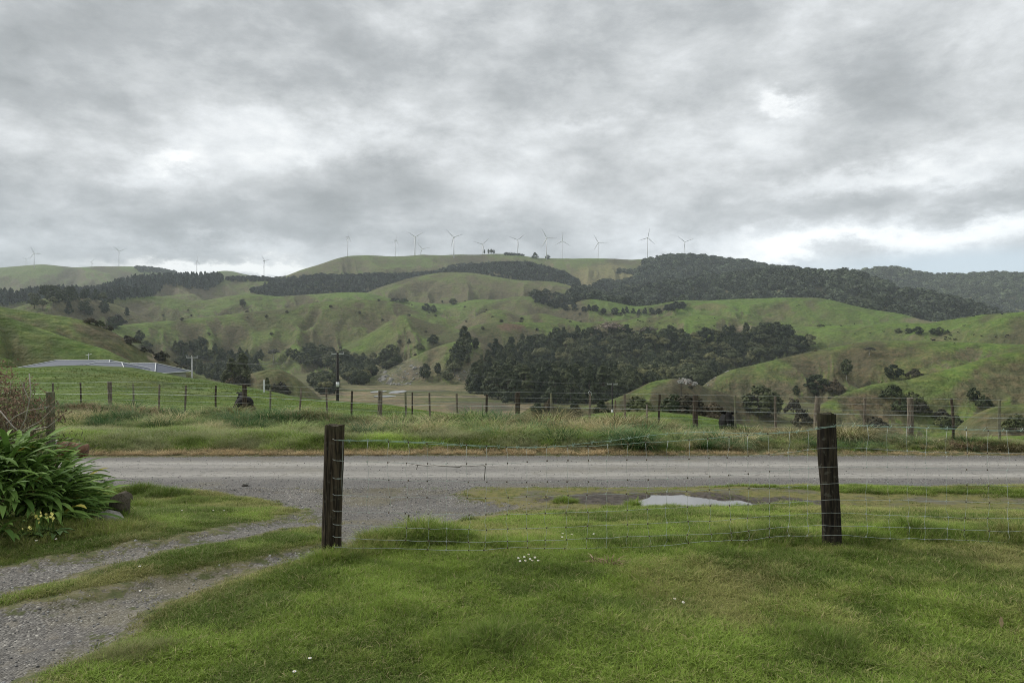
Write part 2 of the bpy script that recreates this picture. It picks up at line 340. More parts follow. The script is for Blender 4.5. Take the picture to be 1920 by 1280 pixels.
def masks(x, y):
    wb = (fbm(x*2.2, y*2.2, 51, 3)-.5)
    g = np.maximum(np.maximum(sdf(G_APRON, x, y), sdf(G_T1, x, y)), sdf(G_T2, x, y))+wb*.22
    rd = np.minimum(y-road_near(x), road_far(x)-y)
    g = np.maximum(g+.01, rd+.05+wb*.16)
    moss = sdf(M_MOSS, x, y)+wb*.5
    mud = sdf(M_MUD, x, y)+wb*.5
    return g, rd, moss, mud
g_, rd_, moss_, mud_ = masks(x, y)
pd = sdf(M_PUD, x, y)
def final_near(x, y):
    z = land(x, y); pd = sdf(M_PUD, x, y)
    z = z*(1-sstep(pd, -.5, .0))+sstep(pd, -.5, .0)*(PUD_Z+.018+(fbm(x*3, y*3, 77, 2)-.5)*.03)
    z = z-.05*sstep(pd+(fbm(x*5, y*5, 78, 3)-.5)*.30, -.03, .06)
    g, rd, mo, mu = masks(x, y)
    z = z-.035*sstep(g, -.05, .12)*(y < 12)             # wheel tracks worn in
    z = z-.012*np.exp(-((y-14.35)/.28)**2)-.012*np.exp(-((y-15.95)/.3)**2)
    return z
z = final_near(x, y)
nx, ny = len(xs), len(ys); idx = np.arange(nx*ny).reshape(ny, nx)
Fq = np.stack([idx[:-1, :-1], idx[:-1, 1:], idx[1:, 1:], idx[1:, :-1]], -1).reshape(-1, 4)
gm, gt = newmat('ground_cover')
at = lambda n: gt.node('ShaderNodeAttribute', attribute_name=n).outputs['Fac']
P = gt.node('ShaderNodeNewGeometry').outputs['Position']
aG, aR, aM, aU = at('gravel'), at('road'), at('moss'), at('mud')
fn = gt.noise(P, 9, 5, .6); fn2 = gt.noise(P, 38, 4, .65); fn3 = gt.noise(P, 1.3, 4, .55)
stre = gt.noise(gt.vm('MULTIPLY', P, (.25, 7, 1)), 1.0, 4, .6)
stone = gt.node('ShaderNodeTexVoronoi', {'Vector': P, 'Scale': 80.0}); stc = stone.outputs['Color']; std = stone.outputs['Distance']
st2 = gt.node('ShaderNodeTexVoronoi', {'Vector': P, 'Scale': 16.0})
stl = gt.m('DOT', stc, None) if False else gt.vm('DOT_PRODUCT', stc, (.33, .33, .33))
grav = gt.ramp(stl, [(.15, (.048, .045, .041)), (.5, (.150, .142, .128)), (.75, (.27, .255, .228)), (.93, (.60, .57, .50))])
big_ = gt.noise(P, .7, 5, .6)
grav = gt.mix(gt.m('MULTIPLY', gt.ss(fn3, .35, .65), .45), grav, (.090, .085, .078))
grav = gt.mix(gt.m('MULTIPLY', gt.ss(big_, .50, .64), .55), grav, gt.mix(fn2, (.12, .11, .05), (.19, .165, .10)))
grav = gt.mix(gt.m('MULTIPLY', gt.ss(fn, .52, .72), .45), grav, (.20, .175, .13))
# road: compacted lighter wheel bands
yy = gt.node('ShaderNodeSeparateXYZ', {0: P}).outputs[1]
bw = gt.m('ADD', yy, gt.m('MULTIPLY', gt.m('SUBTRACT', stre, .5), .5))
def band(c, w): q = gt.m('DIVIDE', gt.m('SUBTRACT', bw, c), w); return gt.m('EXPONENT', gt.m('MULTIPLY', gt.m('MULTIPLY', q, q), -1))
bands = gt.m('ADD', gt.m('ADD', gt.m('MULTIPLY', band(14.35, .34), .85), gt.m('MULTIPLY', band(15.85, .50), .95)), gt.m('MULTIPLY', band(15.1, .8), .35), clamp=True)
pale = gt.mix(gt.ss(stre, .35, .7), (.30, .288, .26), (.44, .42, .375)); pale = gt.mix(gt.m('MULTIPLY', gt.ss(fn2, .50, .68), .5), pale, (.17, .165, .155)); pale = gt.mix(gt.m('MULTIPLY', gt.ss(stl, .62, .85), .4), pale, (.12, .12, .12))
edge = gt.m('MULTIPLY', gt.ss(aR, -.02, .3), 1)
rdc = gt.mix(gt.m('MULTIPLY', gt.m('MULTIPLY', bands, edge), gt.ss(fn, .25, .5)), gt.mix(.35, grav, (.165, .160, .155)), pale)
roadf = gt.ss(aR, -.1, .05)
grav = gt.mix(roadf, grav, rdc)
soil = gt.mix(gt.ss(fn, .35, .65), (.055, .04, .022), (.10, .085, .04))
gras = gt.mix(gt.ss(fn2, .35, .65), (.050, .075, .018), (.095, .125, .035)); gras = gt.mix(gt.m('MULTIPLY', gt.ss(fn3, .5, .75), .4), gras, (.13, .115, .05)); gras = gt.mix(.35, gras, soil)
mossc = gt.mix(gt.ss(fn, .42, .6), (.17, .155, .05), (.11, .12, .030)); mossc = gt.mix(gt.ss(fn2, .52, .68), mossc, (.10, .08, .05)); mossc = gt.mix(gt.m('MULTIPLY', gt.ss(fn3, .50, .62), .6), mossc, (.105, .095, .085))
mudc = gt.mix(gt.ss(fn, .4, .6), (.035, .028, .022), (.085, .072, .058))
jit = gt.m('MULTIPLY', gt.m('SUBTRACT', fn, .5), .9); jit2 = gt.m('MULTIPLY', gt.m('SUBTRACT', fn2, .5), .4); J_ = gt.m('ADD', jit, jit2)
c = gt.mix(gt.ss(gt.m('ADD', aM, J_), -.1, .12), gras, mossc)
c = gt.mix(gt.ss(gt.m('ADD', aU, J_), -.05, .15), c, mudc)
dryr = gt.mix(gt.ss(fn2, .4, .6), (.17, .14, .07), (.24, .20, .12))
nearg = gt.m('MULTIPLY', gt.ss(gt.m('ADD', aG, J_), -.38, -.05), gt.ss(fn, .35, .6))
c = gt.mix(gt.m('MULTIPLY', nearg, .6), c, dryr)
tufty = gt.m('MULTIPLY', gt.ss(fn3, .46, .60), gt.m('SUBTRACT', 1.0, roadf))
gf = gt.ss(gt.m('ADD', aG, gt.m('SUBTRACT', J_, gt.m('MULTIPLY', tufty, .12))), -.06, .06)
c = gt.mix(gf, c, grav)
hb = gt.m('ADD', gt.m('MULTIPLY', std, gt.m('MULTIPLY', gf, -1.0)), gt.m('ADD', fn, gt.m('MULTIPLY', fn2, .5)))
rough = gt.mix(gt.ss(gt.m('ADD', aU, J_), -.05, .2), (.9,)*3, (.75,)*3)
finish(gt, c, gt.vm('DOT_PRODUCT', rough, (.333, .333, .333)), .25, hb, .55, .018)

def part_ground(name, sel, kindlabel):
    f = Fq[sel]; uq, inv = np.unique(f, return_inverse=True)
    me = mesh_np(name, np.stack([x, y, z], 1)[uq], inv.reshape(-1, 4), gm, True)
    for nme, arr in (('gravel', g_), ('road', rd_), ('moss', moss_), ('mud', mud_)):
        a = me.attributes.new(nme, 'FLOAT', 'POINT'); a.data.foreach_set('value', arr[uq].astype(np.float32))
    o = ob(name, me); tag(o, kindlabel, None, None, 'structure'); return o
fc = lambda a: a[Fq].mean(1)
isr = fc(rd_) > -.05; isg = (fc(g_) > 0) & ~isr; isb = ~isr & ~isg
part_ground('road', isr, 'pale gravel country road with lighter wheel bands crossing the picture')
part_ground('driveway', isg, 'grey gravel driveway of two wheel tracks joining the road')
part_ground('ground', isb, 'green lawn and roadside verge on near ground')
# puddle
wm, wt = newmat('puddle_water'); wn = wt.noise(wt.node('ShaderNodeNewGeometry').outputs['Position'], 6, 2, .5)
pw_ = finish(wt, (.16, .155, .145), .04, 1.0, wn, .03, .01); pw_.inputs['IOR'].default_value = 1.7
cx, cy = M_PUD.mean(0)
pv = [(cx, cy, PUD_Z)]+[(cx+(a-cx)*1.04, cy+(b-cy)*1.25, PUD_Z) for a, b in M_PUD]
pf = [[0, i+1, (i+1) % len(M_PUD)+1] for i in range(len(M_PUD))]
pf = [f[::-1] for f in pf]
me = mesh_np('puddle', pv, pf, wm); me.flip_normals() if me.polygons[0].normal.z < 0 else None
tag(ob('puddle', me), 'shallow puddle reflecting the white sky beside the gravel road', None, None, 'structure')

# ------------------------------------------------ the hills
half = math.radians(44)
th = np.concatenate([np.linspace(-math.pi, -half, 130)[:-1], np.linspace(-half, half, 1050), np.linspace(half, math.pi, 130)[1:-1]])
rr = np.concatenate([[14, 18, 22], np.geomspace(24.0, 4700, 560)])
TH, RR = np.meshgrid(th, rr); tx = (RR*np.sin(TH)).ravel(); ty = (RR*np.cos(TH)).ravel()
tz, lay, tu = land(tx, ty, True)
inrect = (np.abs(tx) < 41) & (ty < 25.2) & (ty > -13)
tz = np.where(inrect, tz-.5, tz)
nt, nr = len(th), len(rr); ii = np.arange(nr*nt).reshape(nr, nt)
j2 = np.roll(ii, -1, 1)
Ft = np.stack([ii[:-1], ii[1:], j2[1:], j2[:-1]], -1).reshape(-1, 4)
# closed round the back (first and last azimuth meet)
deep = (np.abs(tx) < 38) & (ty < 22.5) & (ty > -10)
keep = ~deep[Ft].all(1); Ft = Ft[keep]
tv = HV-(tz-EYE)/np.maximum(ty, .3*np.hypot(tx, ty))*F; tr = np.hypot(tx, ty)
# slope
ZZ = tz.reshape(nr, nt); XX = tx.reshape(nr, nt); YY = ty.reshape(nr, nt)
gr_ = np.gradient(ZZ, axis=0)/np.maximum(np.gradient(np.hypot(XX, YY), axis=0), .01)
gt_ = np.gradient(ZZ, axis=1)/np.maximum(np.hypot(np.gradient(XX, axis=1), np.gradient(YY, axis=1)), .01)
slope = np.hypot(gr_, gt_).ravel()
lw = dict(A=1.05, B=.45, C=.2, E=.62, G=.62, I=.75, J=.45, K=.5, R=.75, M=1.0, Q=.75, S=.45, CC=.5, O=.68, O2=.3, T=.35, BB=.35, W=.2, Y=.1, X=.42, Z=.2, AA=.45, ZZ=.4)
wl = np.array([1.0, .1]+[lw[l[0]] for l in LAYERS])[lay]
wl = wl+np.where((lay == 2+[l[0] for l in LAYERS].index('O')) & (tu > 1090), .5, 0)
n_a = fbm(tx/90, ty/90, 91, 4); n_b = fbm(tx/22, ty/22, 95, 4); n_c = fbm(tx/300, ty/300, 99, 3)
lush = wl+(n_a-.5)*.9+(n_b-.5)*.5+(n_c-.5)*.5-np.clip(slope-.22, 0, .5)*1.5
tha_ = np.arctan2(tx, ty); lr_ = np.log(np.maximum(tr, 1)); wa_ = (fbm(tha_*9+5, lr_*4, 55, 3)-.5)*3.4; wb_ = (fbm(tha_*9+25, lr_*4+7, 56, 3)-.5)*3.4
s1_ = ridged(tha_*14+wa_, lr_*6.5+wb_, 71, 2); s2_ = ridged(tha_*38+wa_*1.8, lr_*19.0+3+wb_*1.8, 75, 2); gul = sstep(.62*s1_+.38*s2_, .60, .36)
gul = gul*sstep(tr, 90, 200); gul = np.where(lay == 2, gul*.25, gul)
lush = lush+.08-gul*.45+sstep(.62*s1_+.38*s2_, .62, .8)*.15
lush = np.where(lay == 0, np.maximum(lush, .75), lush)
lush = np.clip(lush, 0, 1)[:, None]
g1 = np.array([.092, .150, .033]); g0 = np.array([.110, .126, .050]); br = np.array([.115, .100, .066])
colr = g0*(1-lush)+g1*lush
bw_ = np.where(lay == 2, .4, 1.)[:, None]*np.clip(sstep(n_b+np.clip(slope-.25, 0, .3)*.6-.35*lush[:, 0], .50, .66), 0, 1)[:, None]
colr = colr*(1-bw_*.65)+br*bw_*.65
colr = colr*(1-.6*gul[:, None])+np.array([.062, .060, .034])*.6*gul[:, None]  # gullies rush-brown, and darkened in the colour as shade for their relief
colr = colr*(1+.16*(sstep(.62*s1_+.38*s2_, .62, .82)*(tr > 120))[:, None])  # spur crests lightened in the colour, as if catching more light
# valley floor: tan rush flat with green and dark wet bands
isf = ((tr > 200) & (tr < 720) & (tz < FLOOR+2.0) & (tu > 560) & (tu < 1010)).astype(float)*sstep(-(tz-FLOOR), -2.2, -1.0)
bn = fbm(tx/55, ty/14, 61, 4); bn2 = fbm(tx/30, ty/9, 66, 3)
flc = np.where((bn < .47)[:, None], np.array([.205, .178, .105]), np.where((bn < .56)[:, None], np.array([.150, .158, .072]), np.array([.09, .11, .045])))
flc = flc*(1-sstep(bn2, .60, .68)[:, None]*.7*np.ones(3))+np.array([.05, .052, .045])*sstep(bn2, .60, .68)[:, None]*.7
# paler green fringe at the far end, tan at the near end
ff = sstep(tr, 420, 620)[:, None]; flc = flc*(1-ff*.6)+np.array([.115, .125, .055])*ff*.6
colr = colr*(1-isf[:, None])+flc*isf[:, None]
def paint(u0, v0, su, sv, c, amt, r0=0, r1=9999, e=2.0):
    global colr
    q = ((tu-u0)/su)**2+((tv-v0)/sv)**2; w = (amt*sstep(1.25-q-(n_b-.5)*1.2, 0, .5)*((tr > r0) & (tr < r1)))[:, None]
    colr = colr*(1-w)+np.array(c)*w
paint(960, 612.5, 25, 6, (.13, .082, .058), .8, 500); paint(850, 602, 14, 5, (.13, .09, .06), .4, 500)            # earth slip
paint(1330, 575, 34, 6, (.14, .12, .06), .6, 500); paint(1450, 598, 22, 4, (.13, .11, .07), .6, 500); paint(1465, 586, 26, 6, (.12, .11, .055), .5, 500)
paint(1410, 615, 30, 6, (.24, .21, .15), .6, 500); paint(1720, 600, 38, 5, (.2, .16, .12), .6, 600)
paint(745, 695, 60, 22, (.16, .15, .11), .55, 300); paint(870, 705, 20, 16, (.17, .16, .12), .5, 300)
paint(1285, 716, 22, 6, (.15, .13, .10), .8, 150, 350); paint(1330, 705, 12, 16, (.15, .14, .09), .6, 300, 500)
paint(1660, 700, 120, 16, (.13, .125, .05), .35, 200); paint(1130, 520, 55, 26, (.20, .19, .085), .7, 1500); paint(1090, 532, 30, 8, (.22, .20, .10), .6, 1200)
paint(345, 540, 55, 12, (.14, .12, .075), .6, 1200, 2300); paint(290, 672, 14, 4, (.35, .30, .22), .7, 200)
paint(900, 765, 60, 12, (.05, .055, .045), .55, 180, 500); paint(880, 783, 60, 7, (.27, .20, .12), .7, 180, 500); paint(700, 752, 90, 8, (.22, .18, .11), .5, 180, 500)
paint(1640, 760, 60, 30, (.12, .10, .06), .6, 150, 400); paint(1620, 668, 200, 14, (.11, .105, .05), .45, 300)
hm, ht = newmat('pasture'); vc = ht.node('ShaderNodeAttribute', attribute_name='cover').outputs['Color']
P = ht.node('ShaderNodeNewGeometry').outputs['Position']
h1 = ht.noise(P, .35, 5, .62); h2 = ht.noise(ht.vm('MULTIPLY', P, (.05, .05, 1.1)), 1.0, 4, .6, .4); h3 = ht.noise(P, .06, 5, .6); h4 = ht.noise(P, 2.6, 4, .6)
c = ht.mix(ht.m('MULTIPLY', ht.ss(h1, .45, .62), .65), vc, ht.mix(1.0, vc, (1.65, 1.32, 1.4), 'MULTIPLY'))
c = ht.mix(ht.m('MULTIPLY', ht.ss(h2, .50, .66), .22), c, ht.mix(1.0, c, (.62, .60, .62), 'MULTIPLY'))
h5 = ht.noise(P, .13, 6, .68)
c = ht.mix(ht.m('MULTIPLY', ht.ss(h5, .50, .60), .55), c, ht.mix(1.0, c, (.58, .60, .62), 'MULTIPLY'))
c = ht.mix(ht.m('MULTIPLY', ht.ss(h3, .45, .70), .40), c, (.105, .088, .058))
c = ht.mix(ht.m('MULTIPLY', ht.ss(h4, .50, .70), .35), c, ht.mix(1.0, c, (.55, .6, .5), 'MULTIPLY'))
hb = ht.m('ADD', ht.m('MULTIPLY', h2, .35), ht.m('ADD', ht.m('MULTIPLY', h1, .9), ht.m('ADD', ht.m('MULTIPLY', h3, 5.0), ht.m('MULTIPLY', h4, .12))))
finish(ht, c, .95, .1, hb, .8, 1.6)
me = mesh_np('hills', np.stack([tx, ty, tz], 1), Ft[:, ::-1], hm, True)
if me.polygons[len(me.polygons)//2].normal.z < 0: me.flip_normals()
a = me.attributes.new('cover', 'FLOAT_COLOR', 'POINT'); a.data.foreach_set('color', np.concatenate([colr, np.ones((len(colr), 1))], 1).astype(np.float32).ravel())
tag(ob('hills', me), 'rolling green farm hills with the tan valley floor', None, None, 'structure')

def hit(u, v, r0=60, r1=4500, first=True):
    """first ground point beyond r0 that shows at (u, v)"""
    c = F/math.hypot(F, u-960); s = (u-960)/math.hypot(F, u-960)
    r = np.geomspace(r0, r1, 900); zz = land(r*s, r*c); vv = HV-(zz-EYE)/(r*c)*F
    k = np.where(vv <= v)[0]
    if len(k) == 0: k = [int(np.argmin(vv))]
    return Vector((float(r[k[0]]*s), float(r[k[0]]*c), float(zz[k[0]])))
# ponds on the flat
pm, pt_ = newmat('pond_water'); pn_ = pt_.noise(pt_.node('ShaderNodeNewGeometry').outputs['Position'], .8, 3); finish(pt_, (.30, .31, .32), .30, 1.0, pn_, .6, .3)
for i, (u0, v0, u1, v1, lb) in enumerate([(697, 733, 722, 736.5, 'small pale pond on the valley flat, leftmost of three'), (734, 732, 758, 738, 'long pale pond on the valley flat, rightmost and furthest'), (703, 741.5, 739, 745, 'thin pale pond on the valley flat, nearest the fence')]):
    cu, cv = (u0+u1)/2, (v0+v1)/2; p = hit(cu, cv, 150); Yd = p.y; hw = (u1-u0)/2/F*Yd; zw = p.z+.25
    hd = (v1-v0)/2*Yd*Yd/F/(EYE-zw); n = 44; V = [(p.x, p.y, zw)]
    for k in range(n):
        a = 2*math.pi*k/n; q = 1+.16*math.sin(2*a+i)+.08*math.sin(5*a+i)
        V.append((p.x+hw*q*math.cos(a), p.y+hd*q*math.sin(a), zw))
    o = ob('pond', mesh_np('pond', V, [[0, k+1, (k+1) % n+1] for k in range(n)], pm)); tag(o, lb, None, None, 'structure')
# ------------------------------------------------ haze
HZ = 4900; b = MB(); b.box((0, 0, 0), (2, 2, 2))
zl, zh = float(tz.min())-1.0, 470.0
hv = [((sx*HZ), (sy*HZ), zz_) for zz_ in (zl, zh) for sx, sy in ((-1, -1), (1, -1), (1, 1), (-1, 1))]
hzm = bpy.data.materials.new('haze'); hzm.use_nodes = True; hzm.node_tree.nodes.clear(); q = NT(hzm.node_tree)
pv_ = q.node('ShaderNodeVolumePrincipled', {'Color': (.84, .93, 1.0), 'Density': HAZE_DENS, 'Anisotropy': 0.0})
q.node('ShaderNodeOutputMaterial', {'Volume': pv_.outputs[0]})
tag(ob('haze', mesh_np('haze', hv, [(3, 2, 1, 0), (4, 5, 6, 7), (0, 1, 5, 4), (1, 2, 6, 5), (2, 3, 7, 6), (3, 0, 4, 7)], hzm)), 'thin pale haze over the valley and the far hills', None, None, 'stuff')

# ------------------------------------------------ scattering of uncountable cover
PROT = bpy.data.collections.new('cover_sources')
def scatter(name, protos, P, rot, scl, idx, tint, label):
    P = np.asarray(P, np.float32)
    me = bpy.data.meshes.new(name); me.vertices.add(len(P)); me.vertices.foreach_set('co', P.ravel())
    for nme, ty_, arr, key in (('rot', 'FLOAT_VECTOR', rot, 'vector'), ('scl', 'FLOAT_VECTOR', scl, 'vector'), ('idx', 'INT', idx, 'value'), ('tint', 'FLOAT_VECTOR', tint, 'vector')):
        a = me.attributes.new(nme, ty_, 'POINT'); a.data.foreach_set(key, np.asarray(arr, np.int32 if ty_ == 'INT' else np.float32).ravel())
    o = ob(name, me); tag(o, label, None, None, 'stuff')
    cl_ = bpy.data.collections.new(name+'_sources')
    for i, pm_ in enumerate(protos):
        po = bpy.data.objects.new('%s_source_%02d' % (name, i), pm_); cl_.objects.link(po)
    g = bpy.data.node_groups.new(name, 'GeometryNodeTree')
    g.interface.new_socket('Geometry', in_out='INPUT', socket_type='NodeSocketGeometry'); g.interface.new_socket('Geometry', in_out='OUTPUT', socket_type='NodeSocketGeometry')
    N = g.nodes; L = g.links
    gi = N.new('NodeGroupInput'); go = N.new('NodeGroupOutput'); ci = N.new('GeometryNodeCollectionInfo'); ci.inputs[0].default_value = cl_
    ci.inputs['Separate Children'].default_value = True; ci.inputs['Reset Children'].default_value = True
    ip = N.new('GeometryNodeInstanceOnPoints'); ip.inputs['Pick Instance'].default_value = True
    def na(n, t):
        x_ = N.new('GeometryNodeInputNamedAttribute'); x_.data_type = t; x_.inputs['Name'].default_value = n; return [s for s in x_.outputs if s.enabled][0]
    e2r = N.new('FunctionNodeEulerToRotation'); L.new(na('rot', 'FLOAT_VECTOR'), e2r.inputs[0])
    L.new(gi.outputs[0], ip.inputs['Points']); L.new(ci.outputs[0], ip.inputs['Instance']); L.new(na('idx', 'INT'), ip.inputs['Instance Index'])
    L.new(e2r.outputs[0], ip.inputs['Rotation']); L.new(na('scl', 'FLOAT_VECTOR'), ip.inputs['Scale']); L.new(ip.outputs[0], go.inputs[0])
    md = o.modifiers.new('cover', 'NODES'); md.node_group = g
    return o

# ------------------------------------------------ trees
def leafmat(name, c0, c1, tr=.1, nscale=.35):
    m, t = newmat(name)
    co = t.node('ShaderNodeTexCoord').outputs['Object']; n = t.noise(co, nscale, 3, .6)
    oi = t.node('ShaderNodeObjectInfo').outputs['Random']
    ti = t.node('ShaderNodeAttribute', attribute_name='tint', attribute_type='INSTANCER').outputs['Vector']
    c = t.mix(t.ss(n, .34, .68), c0, c1)
    c = t.mix(t.m('MULTIPLY', t.ss(oi, .5, 1.0), .9), c, t.mix(1.0, c, (1.95, 1.7, 1.6), 'MULTIPLY'))
    c = t.mix(t.m('MULTIPLY', t.ss(oi, .45, .0), .8), c, t.mix(1.0, c, (.45, .52, .55), 'MULTIPLY'))
    finish(t, c, .75, .2, transl=tr); return m
def leafmat_i(name, tr=.1):
    m, t = newmat(name); co = t.node('ShaderNodeTexCoord').outputs['Object']; n = t.noise(co, 1.2, 3, .6)
    ti = t.node('ShaderNodeAttribute', attribute_name='tint', attribute_type='INSTANCER').outputs['Vector']
    c = t.mix(t.ss(n, .35, .65), t.vm('SCALE', ti, .72), t.vm('SCALE', ti, 1.3))
    finish(t, c, .75, .2, transl=tr); return m
LF_DARK = leafmat('foliage_dark', (.034, .048, .022), (.095, .115, .050))
LF_BROAD = leafmat('foliage_broadleaf', (.062, .076, .034), (.165, .175, .082))
LF_BUSH = leafmat('foliage_brown_shrub', (.050, .045, .030), (.095, .085, .052))
LF_GREY = leafmat('foliage_grey_twigs', (.10, .09, .075), (.19, .175, .15))
LF_I = leafmat_i('bush_canopy')
BARK = plain('bark', (.13, .11, .09), .9, .1, .3, 4); BARKP = plain('pale_bark', (.34, .32, .28), .9, .1, .3, 4)
def crown_mesh(name, kind, seed, mat, nq=900, ls=.55):
    """height 1 unit = whole tree; crown of many small leaf sprays"""
    r = np.random.RandomState(seed); V = []
    cl = []
    if kind == 'cone':
        for i in range(64):
            t = r.rand()**1.15; rad = (.02+.27*(1-t)**.85)*(.75+.5*r.rand()); a = r.rand()*6.283; q = (.55+.5*r.rand()**.5)
            cl.append((rad*math.cos(a)*q, rad*math.sin(a)*q, .10+.88*t, .052+.05*(1-t)))
    elif kind == 'column':
        for i in range(64):
            t = r.rand(); rad = (.03+.17*math.sin(math.pi*min(1, (t*.86+.14)))**.6)*(.7+.5*r.rand()); a = r.rand()*6.283; q = (.4+.6*r.rand()**.5)
            cl.append((rad*math.cos(a)*q, rad*math.sin(a)*q, .22+.74*t, .07))
    elif kind == 'layered':
        for j in range(9):
            t = .35+.6*j/8; n = 8; R0 = .34*(1-abs(t-.6)*1.1)
            for i in range(n):
                a = r.rand()*6.283; q = R0*(.5+.6*r.rand()); cl.append((q*math.cos(a), q*math.sin(a), t+r.randn()*.015, .08))
    elif kind == 'low':
        for i in range(60):
            a = r.rand()*6.283; q = .62*r.rand()**.5; h = (.80*(1-(q/.66)**2)+.08)*(.6+.45*r.rand()); cl.append((q*math.cos(a), q*math.sin(a), h*.92, .12))
    elif kind == 'dome':
        for i in range(60):
            a = r.rand()*6.283; t = r.rand(); q = (.40*math.sin(math.pi*min(1, .12+t*.86))**.7)*(.45+.55*r.rand()**.5)*(.8+.35*r.rand()); cl.append((q*math.cos(a), q*math.sin(a), .08+.84*t, .09))
    elif kind == 'lone':
        for i in range(60):
            a = r.rand()*6.283; zz_ = r.rand()*2-1; q = (1-zz_*zz_)**.5*(.6+.4*r.rand()); cl.append((.26*q*math.cos(a), .26*q*math.sin(a), .64+.32*zz_, .07))
    else:
        nb = 7
        for j in range(nb):
            a0 = r.rand()*6.283; R0 = .20*r.rand()**.5*(j > 0); c0 = (R0*math.cos(a0), R0*math.sin(a0), .62+.17*r.rand()-.35*R0); s0 = .17+.06*r.rand()
            for i in range(10):
                d = r.randn(3); d /= np.linalg.norm(d); d[2] = abs(d[2])*.9-.25
                cl.append((c0[0]+d[0]*s0, c0[1]+d[1]*s0, c0[2]+d[2]*s0, .065+.03*r.rand()))
    cl = np.array(cl); per = nq//len(cl)+1
    C = np.repeat(cl, per, 0)[:nq]; d = r.randn(nq, 3); d /= np.linalg.norm(d, axis=1)[:, None]; rad = C[:, 3:4]*(.5+.6*r.rand(nq, 1))
    pos = C[:, :3]+d*rad*np.array([1, 1, .8])
    out_ = pos-np.array([0, 0, .45]); out_ /= np.linalg.norm(out_, axis=1)[:, None]+1e-6
    nrm = d*.9+out_*.8+r.randn(nq, 3)*.35+np.array([0, 0, .3]); nrm /= np.linalg.norm(nrm, axis=1)[:, None]
    a = np.cross(nrm, r.randn(nq, 3)); a /= np.linalg.norm(a, axis=1)[:, None]; b_ = np.cross(nrm, a)
    s = ls*.045*(.6+.8*r.rand(nq, 1)); el = 1.0+.9*r.rand(nq, 1)
    flipn = np.sign((np.cross(a, b_)*nrm).sum(1))[:, None]; b_ = b_*flipn
    q = np.stack([pos-a*s*el-b_*s*.5, pos+b_*s*-.9+a*s*.2, pos+a*s*el+b_*s*.3, pos+b_*s*.9-a*s*.2], 1).reshape(-1, 3)
    return mesh_np(name, q, np.arange(nq*4).reshape(-1, 4), mat)
def trunk_mesh(name, kind, seed, mat):
    r = random.Random(seed); b = MB()
    top = .93 if kind in ('cone', 'column', 'layered') else .62
    b.tube([(0, 0, -.03), (.004, 0, .12), (-.006, .004, .35), (0, 0, top)], [.030, .022, .017, .004], 6)
    for i in range(7):
        a = r.random()*6.283; h = .25+.35*r.random(); L = .2 if kind != 'cone' else .13
        b.tube([(0, 0, h), (L*.5*math.cos(a), L*.5*math.sin(a), h+.07), (L*math.cos(a), L*math.sin(a), h+.13)], [.010, .007, .003], 4)
    return b.mesh(name, mat, True)
TREE = {}
def tree_kind(key, kind, mat, bark, nvar, nq, ls):
    TREE[key] = [(crown_mesh('crown_'+key, kind, 100+i*7+len(TREE)*31, mat, nq, ls), trunk_mesh('trunk_'+key, kind, i+len(TREE)*3, bark)) for i in range(nvar)]
tree_kind('conifer', 'cone', LF_DARK, BARK, 4, 1500, .60); tree_kind('column', 'column', LF_DARK, BARK, 3, 1300, .66)
tree_kind('broadleaf', 'round', LF_BROAD, BARK, 5, 1500, .72); tree_kind('dark_round', 'dome', LF_DARK, BARK, 5, 1500, .72)
tree_kind('layered', 'layered', LF_DARK, BARK, 2, 1200, .7); tree_kind('shrub', 'low', LF_BUSH, BARK, 3, 1100, .95); tree_kind('dark_shrub', 'low', LF_DARK, BARK, 2, 1100, .95)
tree_kind('lone', 'lone', LF_DARK, BARKP, 2, 1300, .62); tree_kind('grey', 'round', LF_GREY, BARKP, 2, 800, .45)
NAME = dict(conifer='conifer_tree', column='conifer_tree', broadleaf='broadleaf_tree', dark_round='evergreen_tree', layered='macrocarpa_tree', shrub='shrub', dark_shrub='shrub', lone='evergreen_tree', grey='bare_tree')
CAT = dict(shrub='shrub', dark_shrub='shrub')
def add_tree(key, p, h, label, group=None, w=1.0, i=None):
    cm, tm = TREE[key][rnd.randrange(len(TREE[key])) if i is None else i]
    root = empty(NAME[key], p, rnd.random()*6.28, label, CAT.get(key, 'tree'), group)
    root.scale = (h*w, h*w, h)
    ob('trunk', tm, root); ob('crown', cm, root); return root
